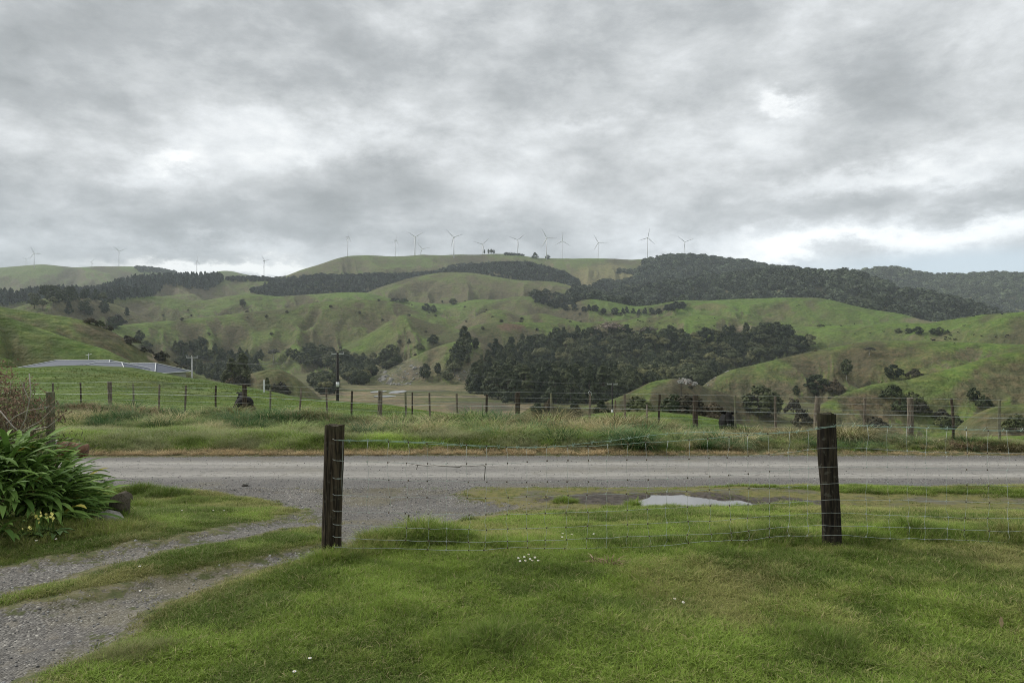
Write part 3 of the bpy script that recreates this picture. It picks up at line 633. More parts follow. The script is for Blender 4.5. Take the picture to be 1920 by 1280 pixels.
# trees that stand by themselves: (kind, u, v of tip, v of foot, width px, label)
LONE = [
 ('lone', 1587, 675, 715, 24, 'single tree with pale bare trunk on the right-hand slope'),
 ('dark_round', 1675, 685, 712, 27, 'dense dark dome-shaped tree on the right-hand slope beside a grey shrub'),
 ('shrub', 1714, 688, 708, 32, 'grey-brown shrub just right of the dome-shaped tree on the slope'),
 ('layered', 1366, 612, 650, 26, 'flat-topped tall dark tree above the right half of the central wood'),
 ('layered', 1436, 609, 645, 30, 'ragged dark tree standing highest at the right end of the central wood'),
 ('layered', 1470, 611, 648, 34, 'broad dark spreading tree at the far right end of the central wood'),
 ('grey', 1145, 604, 640, 62, 'wide pale open-branched tree rising out of the central wood'),
 ('grey', 1218, 612, 640, 34, 'smaller pale bare-branched tree right of the widest bare tree'),
 ('column', 1057, 614, 640, 10, 'little lollipop tree poking above the wood below the earth slip'),
 ('broadleaf', 1017, 627, 650, 15, 'small round tree at the upper left edge of the central wood'),
 ('grey', 1630, 650, 667, 22, 'white dead tree with forked limbs on the right-hand hillside'),
 ('lone', 1403, 665, 684, 17, 'small pale grey tree with thin trunk on the brow before the wood'),
 ('dark_round', 1423, 722, 782, 54, 'large dark conical tree in the gully right of the rocky knob'),
 ('column', 1452, 736, 785, 26, 'narrow dark tree close beside the large conical tree in the gully'),
 ('dark_round', 1532, 703, 740, 44, 'dark round tree cluster crown above the fence, below the pale-trunked tree'),
 ('shrub', 1562, 708, 735, 40, 'brownish bush right of the dark round tree on the lower slope'),
 ('dark_round', 1493, 724, 742, 12, 'tiny round dark tree left of the dark round tree on the lower slope'),
 ('shrub', 1488, 742, 775, 34, 'dim bush in the gully below the tiny round tree'),
 ('dark_round', 1826, 726, 752, 20, 'dark tree above the gully scrub near the right edge'),
 ('dark_shrub', 1845, 738, 765, 30, 'dark bush leaning right beside the tree near the right edge'),
 ('shrub', 1505, 765, 800, 40, 'bush close behind the right fence post at the left'),
 ('dark_shrub', 1905, 775, 808, 50, 'dark scrubby bush at the right edge just over the grass bank'),
 ('shrub', 1640, 777, 800, 44, 'low scrub bush in the gully mouth right of the near fence post'),
 ('dark_round', 1008, 755, 783, 22, 'small round tree on the green knoll left of the rocky knob'),
 ('conifer', 1078, 752, 783, 26, 'dark pyramid tree below the wood behind the lichen-topped fence post'),
 ('conifer', 1127, 752, 778, 28, 'dark squat pyramid tree beside the power pole with the pale crossarm'),
 ('shrub', 1028, 745, 772, 20, 'brown bush between the two small pyramids and the round knoll tree'),
 ('dark_shrub', 1195, 750, 784, 60, 'dark bush mass on the left flank under the rocky knob'),
 ('shrub', 1290, 742, 790, 70, 'scrubby olive bush on the slope below the rocky knob'),
 ('dark_shrub', 1262, 738, 780, 60, 'dark scrub patch beneath the second power pole'),
 ('shrub', 1335, 748, 790, 60, 'brown scrub left of the black calf'),
 ('dark_round', 850, 559, 571, 14, 'single round dark tree on the far pasture under the long brown ridge'),
 ('dark_round', 799, 569, 583, 14, 'taller of two dark trees on the spur end in mid valley'),
 ('dark_round', 812, 573, 587, 13, 'shorter of two dark trees on the spur end in mid valley'),
 ('shrub', 741, 558, 566, 20, 'flat dark bush on the skyline of the middle spur, left one'),
 ('dark_shrub', 757, 559, 568, 18, 'flat dark bush on the skyline of the middle spur, right one'),
 ('column', 829, 563, 568, 4, 'tiny dark tree left of the single round tree on the far pasture'),
 ('column', 455, 566, 580, 11, 'upright dark tree alone on the left middle pasture'),
 ('layered', 197, 572, 593, 15, 'dark tree with open crown on the far left pasture'),
 ('column', 238, 576, 597, 8, 'slim dark tree right of the open-crowned tree on the far left pasture'),
 ('shrub', 217, 588, 608, 34, 'grey-brown bush below the slim tree on the far left pasture'),
 ('dark_round', 376, 632, 648, 24, 'round dark tree low on the left middle hillside'),
 ('dark_round', 330, 647, 660, 12, 'small dark tree above the left valley wood'),
 ('conifer', 767, 636, 645, 7, 'tiny cone-shaped tree on the sunlit spur in mid valley'),
 ('dark_round', 733, 647, 672, 30, 'dark round tree over the gully behind the striped pole, upper'),
 ('dark_round', 722, 655, 684, 22, 'narrow dark tree hugging the left of the gully trees'),
 ('dark_shrub', 786, 643, 656, 20, 'dark bush on the ridge between the gully trees and the spur wood'),
 ('dark_round', 812, 627, 645, 18, 'dark tree on the ridge left of the spur wood'),
 ('dark_round', 797, 682, 710, 20, 'solitary dark egg-shaped tree among the rocks by the valley flat'),
 ('column', 821, 683, 708, 12, 'thin dark tree right of the egg-shaped tree by the rocks'),
 ('dark_round', 840, 689, 714, 18, 'small dark tree at the foot of the spur wood'),
 ('column', 870, 614, 650, 18, 'tall pointed tree crowning the spur wood'),
 ('dark_round', 893, 634, 655, 10, 'small crown on a thin trunk right of the pointed tree'),
 ('shrub', 684, 536, 541, 8, 'speck of scrub under the far wood'),
 ('dark_round', 215, 594, 616, 24, 'dark round tree at the top of the left near ridge'),
 ('shrub', 168, 594, 606, 26, 'brown bush where the left near ridge meets the pasture'),
 ('dark_round', 262, 620, 640, 16, 'dark tree half way down the left near ridge'),
 ('shrub', 245, 630, 645, 34, 'brown bush on the left near ridge above the bare bank'),
 ('dark_shrub', 272, 638, 652, 26, 'dark bush above the bare bank on the left near ridge'),
 ('dark_shrub', 188, 600, 613, 20, 'dark bush left of the round tree on the left near ridge'),
 ('shrub', 305, 655, 672, 24, 'brown bush just right of the bare bank on the left near ridge'),
 ('dark_round', 1703, 616, 627, 13, 'middle tree of the short tree row on the right pasture'),
 ('dark_round', 1721, 614, 628, 17, 'largest, rightmost tree of the short tree row on the right pasture'),
 ('dark_round', 1684, 618, 627, 11, 'leftmost tree of the short tree row on the right pasture'),
 ('dark_round', 1750, 616, 627, 14, 'left tree of the second tree row on the right pasture'),
 ('dark_round', 1762, 613, 628, 15, 'tallest tree in the middle of the second tree row on the right pasture'),
 ('dark_shrub', 1776, 619, 627, 10, 'low rounded tree ending the second tree row on the right pasture'),
 ('dark_shrub', 1539, 607, 612, 14, 'flat dark bush on the right pasture brow'),
 ('conifer', 1003, 474, 485, 12, 'dark tree clump on the wind farm skyline right of the shelter belt'),
 ('dark_round', 1027, 478, 486, 9, 'small dark tree beside the foot of the largest turbine'),
 ('layered', 925, 469, 477, 7, 'bushy dark tree on the skyline beside the spindly pines'),
 ('column', 908, 467, 476, 3, 'first spindly pine on the skyline under the turbine'),
 ('column', 916, 467, 476, 4, 'second spindly pine on the skyline'),
 ('column', 921, 467, 476, 4, 'third spindly pine on the skyline'),
 ('grey', 513, 655, 680, 24, 'bare grey-brown tree left of the dark valley wood'),
 ('conifer', 489, 655, 668, 10, 'small cone tree between the left valley conifers and the bare grey tree'),
]
# first guess of distance so that near-ridge trees land on the right ridge
NEAR_FROM = {1587:300,1675:300,1714:300,1630:300,1403:300,1423:200,1452:200,1532:300,1562:300,1493:300,1488:260}
for key, u, v0, v1, w, lab in LONE:
    p = hit(u, v1, NEAR_FROM.get(u, 95), 3500); h = (v1-v0)/F*p.y*1.04
    base_w = dict(cone=.5).get(key, {'lone': .6, 'shrub': 1.3, 'dark_shrub': 1.3, 'column': .42, 'conifer': .55, 'layered': .7, 'grey': .75}.get(key, .75))
    add_tree(key, p-Vector((0, 0, .02*h)), h, lab, None, w/(v1-v0)/base_w)

def inpoly(P, u, v):
    ins = np.zeros(u.shape, bool); n = len(P)
    for i in range(n):
        ax, ay = P[i]; bx, by = P[(i+1) % n]
        ins ^= ((ay > v) != (by > v)) & (u < (bx-ax)*(v-ay)/(by-ay+1e-12)+ax)
    return ins
def grow(poly, r0, r1, spacing, seed, pad=0):
    """world positions on a jittered grid whose place falls inside a stretch of land"""
    P = np.array(poly, float); r = np.random.RandomState(seed)
    u0, u1 = P[:, 0].min(), P[:, 0].max(); X0 = (u0-960)/F*r1 if u0 < 960 else (u0-960)/F*r0; X1 = (u1-960)/F*r1 if u1 > 960 else (u1-960)/F*r0
    gx, gy = np.meshgrid(np.arange(X0, X1, spacing), np.arange(r0*.8, r1, spacing)); gx = gx.ravel(); gy = gy.ravel()
    gx = gx+(r.rand(len(gx))-.5)*spacing*.9; gy = gy+(r.rand(len(gy))-.5)*spacing*.9
    rr_ = np.hypot(gx, gy); k = (rr_ > r0) & (rr_ < r1) & (np.abs(960+gx/gy*F-(u0+u1)/2) < (u1-u0)/2+5); gx = gx[k]; gy = gy[k]
    z = land(gx, gy); u, v = to_uv(gx, gy, z); k = inpoly(P, u, v); return gx[k], gy[k], z[k], u[k], v[k]
def visible(gx, gy, z, h):
    """does the tip clear all land in front"""
    ok = np.ones(len(gx), bool); r = np.hypot(gx, gy); tip = (z+h-EYE)/r
    for f in np.geomspace(.06, .985, 46):
        zz_ = land(gx*f, gy*f); ok &= ((zz_-EYE)/(r*f) < tip)
    return ok
# ---- central wood
WOOD = [(882,700),(884,722),(893,738),(960,756),(1060,758),(1135,757),(1190,742),(1260,735),(1318,735),(1345,706),(1400,690),(1450,680),(1530,664),(1523,650),(1500,640),(1460,632),(1400,634),(1340,636),(1290,640),(1180,632),(1100,634),(1040,636),(1010,645),(960,655),(930,665),(905,680)]
gx, gy, gz, gu, gv = grow(WOOD, 285, 840, 8.6, 5)
isE = np.isin(land(gx, gy, True)[1], [2+[l[0] for l in LAYERS].index(n) for n in ('E', 'G', 'I', 'C')])
k = ~isE; gx, gy, gz, gu, gv = [a[k] for a in (gx, gy, gz, gu, gv)]
hh = 10+9*np.random.RandomState(3).rand(len(gx)); vis = visible(gx, gy, gz, hh)
gx, gy, gz, gu, gv, hh = [a[vis] for a in (gx, gy, gz, gu, gv, hh)]
od = np.argsort(np.hypot(gx, gy)); print('wood', len(od))
rest = []
for n_, i in enumerate(od):
    pine = gv[i] > 690 and gu[i] < 1150 or gu[i] < 1000
    rr_ = rnd.random()
    key = ('conifer' if rr_ < .75 else 'column') if pine and rr_ < .85 else ('broadleaf' if rr_ < .62 else 'dark_round' if rr_ < .85 else 'conifer')
    if n_ < 290 - 0 and (key in ('conifer', 'column') or True):
        if key in ('conifer', 'column'): lab, gp = 'dark narrow conifer packed among its like in the front of the central wood', 'conifers of the central wood'
        elif key == 'broadleaf': lab, gp = 'olive round-crowned broadleaf tree in the central wood', 'broadleaf trees of the central wood'
        else: lab, gp = 'dark green round evergreen in the central wood', 'round evergreens of the central wood'
        add_tree(key, (gx[i], gy[i], gz[i]-.2), hh[i]*(1.05 if pine else .95), lab, gp, 1.15 if pine else 1.1)
    else: rest.append((i, key))
def tree_stuff(name, items, label):
    """items: (x, y, z, height, width factor, key, tint)"""
    keys = sorted(set(i[5] for i in items)); pr = []; base = {}
    for k_ in keys:
        base[k_] = (len(pr), len(TREE[k_])); pr += [c for c, t in TREE[k_]]
    n = len(items); A = np.array([(i[0], i[1], i[2]) for i in items]); rot = np.zeros((n, 3)); rot[:, 2] = R_.rand(n)*6.28
    sc = np.array([(i[3]*i[4], i[3]*i[4], i[3]) for i in items]); ix = [base[i[5]][0]+R_.randint(base[i[5]][1]) for i in items]
    return scatter(name, pr, A, rot, sc, ix, [i[6] for i in items], label)
if rest:
    tree_stuff('wood_behind', [(gx[i], gy[i], gz[i]-.2, hh[i]*.95, 1.15, k_, (.05, .06, .03)) for i, k_ in rest], 'upper part of the dark central wood on the hillside')
# ---- smaller woods whose trees can be told apart
def small_wood(poly, r0, r1, sp_, hmin, hmax, keys, lab, gp, seed, w=1.1, maxn=999):
    gx, gy, gz, gu, gv = grow(poly, r0, r1, sp_, seed); r = np.random.RandomState(seed); h = hmin+(hmax-hmin)*r.rand(len(gx))
    v_ = visible(gx, gy, gz, h); n = 0
    for i in np.where(v_)[0][:maxn]:
        add_tree(keys[r.randint(len(keys))], (gx[i], gy[i], gz[i]-.2), h[i], lab, gp, w); n += 1
    print(gp, n)
small_wood([(540,668),(560,660),(640,668),(700,672),(700,705),(690,722),(655,722),(640,705),(600,690),(560,686)], 380, 900, 8.5, 10, 13, ['dark_round', 'dark_round', 'broadleaf'], 'dark round tree of the wood behind the striped pole', 'trees of the wood behind the striped pole', 21)
small_wood([(562,700),(590,700),(625,712),(630,735),(612,742),(590,730)], 330, 620, 7, 8, 11, ['dark_round', 'broadleaf'], 'dark tree of the clump left of the striped pole', 'trees of the clump left of the striped pole', 22)
small_wood([(318,655),(345,652),(440,660),(486,672),(490,722),(470,735),(400,712),(340,690)], 330, 900, 9, 9, 13, ['conifer', 'conifer', 'column', 'dark_round'], 'dark conifer of the left valley wood beyond the roof', 'conifers of the left valley wood', 23)
small_wood([(418,700),(455,705),(505,718),(530,735),(520,745),(470,735),(425,722)], 220, 420, 8, 4, 6, ['dark_round', 'shrub', 'conifer'], 'dark tree on the low slope above the left paddock edge', 'trees above the left paddock edge', 24)
small_wood([(842,690),(836,700),(850,712),(880,690),(897,670),(895,650),(880,645),(862,652),(846,668)], 350, 900, 7.5, 9, 13, ['dark_round', 'column', 'broadleaf'], 'dark tree of the steep spur wood left of the central wood', 'trees of the spur wood', 25)
small_wood([(705,678),(700,700),(745,690),(752,668),(735,665)], 350, 900, 7.5, 7, 10, ['dark_round', 'broadleaf'], 'dark tree in the gully right of the striped pole', 'trees in the gully right of the striped pole', 26)
small_wood([(1648,728),(1662,726),(1700,745),(1730,760),(1800,765),(1812,790),(1790,805),(1730,800),(1690,770)], 100, 330, 4.5, 2.4, 4.2, ['shrub', 'dark_shrub', 'dark_shrub'], 'dark scrub bush lining the gully at the lower right', 'scrub bushes lining the right gully', 27, 1.2, 90)
small_wood([(40,570),(90,556),(170,560),(225,575),(200,592),(170,600),(120,596),(60,580)], 850, 1250, 16, 9, 16, ['dark_round', 'conifer', 'layered', 'broadleaf'], 'dark tree of the scattered wood on the far left hillock', 'trees on the far left hillock', 28)
# ---- woods too far off to tell trees apart
def far_wood(name, poly, r0, r1, sp_, hmin, hmax, keys, label, seed, tint=(.036, .045, .028), holes=(), w=1.4, thin=0):
    gx, gy, gz, gu, gv = grow(poly, r0, r1, sp_, seed); r = np.random.RandomState(seed); h = hmin+(hmax-hmin)*r.rand(len(gx))
    k = np.ones(len(gx), bool)
    for H in holes: k &= ~inpoly(np.array(H, float), gu+(fbm(gx/30, gy/30, 3, 2)-.5)*40, gv+(fbm(gx/30, gy/30, 6, 2)-.5)*14)
    if thin: k &= r.rand(len(gx)) > thin
    gx, gy, gz, h = [a[k] for a in (gx, gy, gz, h)]; k = visible(gx, gy, gz, h); gx, gy, gz, h = [a[k] for a in (gx, gy, gz, h)]
    big = fbm(gx/70, gy/70, seed, 3)
    it = [(gx[i], gy[i], gz[i]-.5, h[i], w, keys[r.randint(len(keys))], tuple(np.array(tint)*(.35+1.1*r.rand()+.9*(big[i]-.3)+.8*(r.rand() > .85))*np.array([1, 1, 1]))) for i in range(len(gx))]
    print(name, len(it)); return tree_stuff(name, it, label)
FARK = {}
def fark(nm, kind, nq, ls):
    TREE[nm] = [(crown_mesh('far_crown', kind, 900+i*13+len(TREE), LF_I, nq, ls), None) for i in range(4)]
fark('far_round', 'dome', 260, 1.55); fark('far_cone', 'cone', 200, 1.4)
HOLES = [[(1120,508),(1170,512),(1195,520),(1170,532),(1120,528),(1100,518)], [(1075,520),(1120,530),(1125,542),(1090,545),(1070,535)], [(1165,537),(1185,535),(1190,544),(1170,546)]]
far_wood('far_bush', [(1262,482),(1284,470),(1400,480),(1500,490),(1560,508),(1660,520),(1760,555),(1900,585),(1940,620),(1700,610),(1560,575),(1410,568),(1300,572),(1180,585),(1100,575),(1000,562),(1000,552),(1060,552),(1100,545),(1140,530),(1150,512),(1200,508),(1210,492),(1240,486)], 1180, 2700, 11.5, 8, 19, ['far_round']*5+['far_cone'], 'dark native bush covering the hills on the right', 41, (.066, .080, .048), HOLES, 1.5)
far_wood('distant_bush', [(1490,530),(1490,495),(1600,495),(1700,495),(2000,500),(2000,600),(1850,600),(1700,560)], 2400, 3500, 16, 12, 20, ['far_round'], 'paler bush covering the furthest hills on the right', 42, (.090, .108, .058), (), 1.5)
far_wood('ridge_wood', [(472,548),(520,524),(600,519),(700,518),(766,518),(813,514),(851,500),(920,496),(985,496),(1020,504),(1055,514),(1085,530),(1088,548),(1000,540),(900,530),(840,522),(800,530),(700,560),(560,565),(480,560)], 1650, 2330, 10, 8, 13, ['far_round', 'far_round', 'far_round', 'far_cone'], 'long dark wood below the wind farm ridge', 43, (.044, .054, .038), (), 1.3)
far_wood('pine_plantation', [(-80,552),(0,553),(90,546),(150,546),(200,540),(250,529),(300,524),(410,522),(420,530),(390,545),(352,550),(300,555),(200,566),(100,572),(0,575),(-80,580)], 1150, 2150, 11, 16, 22, ['far_cone'], 'dark pine plantation on the left ridge', 44, (.034, .044, .034), [[(300,545),(330,540),(370,548),(400,545),(340,565),(290,560)]], .75)
far_wood('shelter_belt', [(425,519),(520,519),(520,528),(425,528)], 1800, 2120, 13, 8, 11, ['far_round'], 'low dark belt of trees between the plantation and the ridge wood', 45, (.028, .034, .028))
far_wood('middle_scrub_belt', [(998,556),(1040,572),(1100,578),(1180,586),(1240,582),(1290,570),(1300,574),(1240,590),(1160,592),(1100,588),(1040,580),(1000,566)], 1000, 1500, 11, 7, 11, ['far_round', 'far_cone'], 'dark belt of trees edging the bush in mid distance', 46, (.028, .036, .024))
far_wood('far_left_scrub', [(255,502),(320,508),(330,514),(250,510)], 2900, 3400, 16, 9, 14, ['far_round'], 'scrub on the far left ridge end', 47, (.045, .055, .035))
far_wood('hilltop_hedge', [(946,473),(980,474),(985,480),(946,479)], 2200, 2600, 7, 3.5, 7, ['far_round'], 'clipped dark shelter hedge on the wind farm skyline', 48, (.024, .032, .022))
far_wood('hillside_scrub', [(200,560),(900,560),(1100,590),(1100,690),(500,690),(200,640)], 480, 1300, 30, 1.6, 4, ['far_round'], 'sparse scrub dotted over the middle hillsides', 49, (.055, .052, .032), (), 1.5, .72)
far_wood('right_hillside_scrub', [(1180,650),(1920,610),(1920,760),(1480,790),(1200,780)], 110, 620, 15, .5, 1.6, ['far_round'], 'sparse rushes and scrub over the right-hand slopes', 50, (.070, .060, .035), (), 1.7, .82)
far_wood('left_ridge_scrub', [(150,590),(215,610),(270,645),(330,668),(420,705),(440,725),(380,705),(320,690),(240,650),(160,606)], 150, 480, 6, 1.5, 3.5, ['far_round'], 'rough scrub down the crest of the left near ridge', 51, (.052, .050, .033), (), 1.5, .35)

# ------------------------------------------------ rock outcrops
rm, rt_ = newmat('pale_rock'); co = rt_.node('ShaderNodeTexCoord').outputs['Object']; n = rt_.noise(co, 1.3, 5, .65)
finish(rt_, rt_.mix(rt_.ss(n, .35, .65), (.16, .15, .13), (.36, .35, .32)), .9, .2, n, .5, .1)
def rockmesh(name, seed, mat, flat=.7):
    bm = bmesh.new(); bmesh.ops.create_icosphere(bm, subdivisions=2, radius=1); r = np.random.RandomState(seed)
    pl = [r.randn(3) for _ in range(9)]; pl = [(p/np.linalg.norm(p), .62+.25*r.rand()) for p in pl]
    for v in bm.verts:
        c = np.array(v.co); 
        for nn, d in pl:
            q = c@nn-d
            if q > 0: c = c-nn*q*.95
        v.co = c*np.array([1, 1, flat])
    me = bpy.data.meshes.new(name); bm.to_mesh(me); bm.free(); me.materials.append(mat); return me
ROCKS = [rockmesh('rock', 5+i, rm) for i in range(4)]
def rocks(poly, r0, r1, sp_, s0, s1, label, seed, name='rock_outcrop', thin=.5):
    gx, gy, gz, gu, gv = grow(poly, r0, r1, sp_, seed); r = np.random.RandomState(seed); k = r.rand(len(gx)) > thin; gx, gy, gz = gx[k], gy[k], gz[k]; n = len(gx)
    s = s0+(s1-s0)*r.rand(n)**3; print('rocks', n)
    scatter(name, ROCKS, np.stack([gx, gy, gz], 1), r.rand(n, 3)*np.array([.5, .5, 6]), np.repeat(s[:, None], 3, 1), r.randint(0, 4, n), np.ones((n, 3)), label)
rocks([(700,718),(715,700),(750,688),(785,680),(800,690),(790,705),(770,722),(730,722)], 380, 700, 3.2, .5, 2.6, 'pale boulders strewn on the slope above the valley flat', 61)
rocks([(845,716),(862,700),(885,688),(880,700),(868,712)], 380, 700, 3, .5, 1.8, 'grey rocks running down beside the central wood', 62)
rocks([(1265,716),(1275,708),(1295,712),(1308,722),(1290,726)], 180, 330, 1.2, .4, 1.3, 'grey rock outcrop on top of the small knob hill', 63, thin=.3)
rocks([(1320,720),(1340,700),(1375,687),(1370,694),(1345,708),(1328,724)], 300, 480, 2, .3, .9, 'rock band along the brow of the right-hand hill', 64, thin=.5)
# ------------------------------------------------ farm buildings and poles in the middle distance
roofm, rt = newmat('grey_steel_roof'); co = rt.node('ShaderNodeTexCoord').outputs['Object']
wv = rt.node('ShaderNodeTexWave', {'Vector': co, 'Scale': 3.2}); wv.bands_direction = 'X'
n = rt.noise(co, .8, 4); finish(rt, rt.mix(n, (.10, .115, .145), (.15, .165, .195)), .7, .2, wv.outputs['Fac'], .3, .03)
white = plain('white_paint', (.72, .73, .72), .5, .4, .06); wallm = plain('weatherboard', (.38, .37, .34), .8, .2, .1)
darkm = plain('dark_gable', (.03, .03, .035), .6, .3, .2); glass = plain('window_glass', (.04, .05, .06), .1, .8, .1)
house = empty('farmhouse', (-51, 97, -4.9), 0, 'low farmhouse behind the paddock brow, only its grey steel hipped roofs showing', 'house')
def hip(x0, x1, y0, y1, ze, zr, inset=None):
    b = MB(); ins = inset if inset is not None else (y1-y0)/2*.8; ym = (y0+y1)/2; hx, hy, hz = -51, 97, -4.9
    P = [(x0, y0, ze), (x1, y0, ze), (x1, y1, ze), (x0, y1, ze), (x0+ins, ym, zr), (x1-ins, ym, zr)]; P = [(a-hx, b_-hy, c-hz) for a, b_, c in P]
    b.add(P, [(0, 1, 5, 4), (1, 2, 5), (2, 3, 4, 5), (3, 0, 4), (3, 2, 1, 0)]); rf = b.build('roof', roofm, house)
    c = MB(); up = Vector((0, 0, .06)); 
    for i, j in ((0, 4), (3, 4), (1, 5), (2, 5), (4, 5)): c.tube([Vector(P[i])+up, Vector(P[j])+up], .05, 5)
    for i, j in ((0, 1), (1, 2), (3, 0)): c.tube([P[i], P[j]], .05, 5)
    c.build('ridge_cap', white, rf)
    w = MB(); zb = 0.0; w.box(((x0+x1)/2-hx, ym-hy, (ze-hz+zb)/2), (x1-x0-1.0, y1-y0-1.0, ze-hz-zb-.02)); w.build('wall', wallm, house)
    return rf
hip(-63.0, -50.6, 92.5, 103.5, -.95, .14, 2.7)
hip(-55.2, -45.6, 87.5, 97.5, -1.35, -.07, 3.2)
hip(-53.0, -44.9, 93, 103.5, -1.45, -.27, 2.4)
hip(-49.6, -40.6, 84.5, 92, -2.05, -.85, 3.4)
b = MB(); b.add([(-53.6+51, 89.4-97, -.78+4.9), (-51.8+51, 89.4-97, -.78+4.9), (-52.6+51, 89.4-97, -.30+4.9), (-52.6+51, 91.5-97, -.30+4.9)], [(0, 1, 2), (1, 3, 2), (0, 2, 3)]); b.build('gable', darkm, house)
b = MB(); b.tube([(-56.1+51, 1, 5.1), (-56.1+51, 1, 6.0)], .025, 5); b.tube([(-56.5+51, 1, 5.7), (-55.7+51, 1, 5.9)], .02, 4); b.build('aerial', white, house)
for k in range(5):
    w = MB(); w.box((-7.5+k*2.6, -9.3+.0*k+(.0), 1.9), (1.3, .06, 1.1)); 
concr = plain('concrete_pole', (.42, .42, .40), .8, .2, .12); blackw = plain('dark_pole_timber', (.035, .032, .03), .8, .2, .3); galv = plain('galvanised', (.5, .51, .5), .4, .5, .1, metal=.4)
insul = plain('insulator', (.6, .6, .58), .4, .5, .1)
def power_pole(u, vtop, Dist, wid, mat, bands, arm, label, armat, ang=0):
    c = F/math.hypot(F, u-960); yy = Dist*c; xx = (u-960)/F*yy; zb = land1(xx, yy); zt = EYE+(HV-vtop)/F*yy; H = zt-zb
    r = empty('power_pole', (xx, yy, zb), ang, label, 'power pole', 'power poles beyond the paddock')
    b = MB(); b.tube([(0, 0, -.3), (0, 0, H)], [wid*.6, wid*.42], 9); b.build('pole', mat, r, True)
    for v0, v1 in bands:
        z0 = (HV-v1)/F*yy+EYE-zb; z1 = (HV-v0)/F*yy+EYE-zb; q = MB(); q.tube([(0, 0, z0), (0, 0, z1)], wid*.62, 9); q.build('warning_band', white, r, True)
    q = MB(); q.box((0, 0, H-.15), (arm, .12, .13)); a_ = q.build('crossarm', armat, r)
    for s in (-.46, -.05, .46):
        k = MB(); k.tube([(s*arm, 0, H-.08), (s*arm, 0, H+.10)], [.035, .03], 6); k.build('insulator', insul, a_)
    return Vector((xx, yy, zt+.1)), Vector((math.cos(ang), math.sin(ang), 0))*arm
pp = [power_pole(360, 668, 100, .20, concr, [], 1.3, 'slim pale concrete power pole right of the farmhouse roof', concr, .2),
      power_pole(633, 661, 95, .34, blackw, [(716, 725)], 1.5, 'black power pole with one white band beyond the paddock', galv, .15),
      power_pole(1148, 719, 140, .26, blackw, [(768, 776)], 2.0, 'dark power pole with pale crossarm in front of the central wood', galv, -.1),
      power_pole(1277, 716, 160, .20, blackw, [(748, 754), (765, 769)], 1.2, 'small power pole with two white bands before the rocky knob', concr, .1)]
wirem = plain('wire_metal', (.42, .43, .42), .45, .5, .08, metal=.3); linem = plain('power_line', (.25, .25, .25), .6, .3, .05)
for i, (a, c, lb) in enumerate([(0, 1, 'thin power line from the concrete pole to the black banded pole'), (1, 2, 'thin power line from the black banded pole to the pole before the wood'), (2, 3, 'thin power line between the two right-hand poles')]):
    for s in (-.46, .46):
        p0 = pp[a][0]+pp[a][1]*s; p1 = pp[c][0]+pp[c][1]*s; b = MB()
        b.tube([p0.lerp(p1, t/14)-Vector((0, 0, 1.3*4*(t/14)*(1-t/14))) for t in range(15)], .011, 4)
        tag(b.build('power_line', linem), lb+(', left strand' if s < 0 else ', right strand'), 'power line', 'power lines')
# small white marker peg on the paddock brow
pk = hit(495, 735, 40, 75); b = MB(); b.box((0, 0, .45), (.12, .05, .9)); b.box((0, 0, .93), (.09, .05, .08), 0, 0, .3); o = b.build('marker_peg', white, None, loc=pk-Vector((0, 0, .05))); tag(o, 'short white marker peg on the paddock brow', 'peg')

# ------------------------------------------------ wind turbines on the ridge
tw = plain('turbine_white', (.70, .71, .72), .4, .4, .03)
b = MB(); b.tube([(0, 0, -2), (0, 0, 30), (0, 0, 79)], [2.2, 1.8, 1.25], 14); me_t = b.mesh('tower', tw, True)
b = MB(); b.box((0, 1.2, 80.6), (3.4, 9.5, 3.6)); b.tube([(0, 6, 80.6), (0, 6.4, 80.6)], [1.5, 1.2], 8); me_n = b.mesh('nacelle', tw)
b = MB(); b.tube([(0, 1, 0), (0, -.8, 0), (0, -2.2, 0), (0, -3.0, 0)], [1.6, 1.6, 1.1, .2], 12); me_h = b.mesh('hub', tw, True)
b = MB(); Pb = []
V = []; secs = [(1.2, 1.5, 1.5), (4, 1.9, 1.3), (9, 3.3, .8), (18, 2.6, .5), (30, 1.7, .3), (40, .9, .15), (43, .3, .08)]
for z_, c_, t_ in secs:
    for k in range(8):
        a = 2*math.pi*k/8; V.append((c_/2*math.cos(a), t_/2*math.sin(a)-1.2, z_))
Fs = [[i*8+k, i*8+(k+1) % 8, (i+1)*8+(k+1) % 8, (i+1)*8+k] for i in range(len(secs)-1) for k in range(8)]+[[(len(secs)-1)*8+k for k in range(8)]]
b.add(V, Fs); me_b = b.mesh('blade', tw, True)
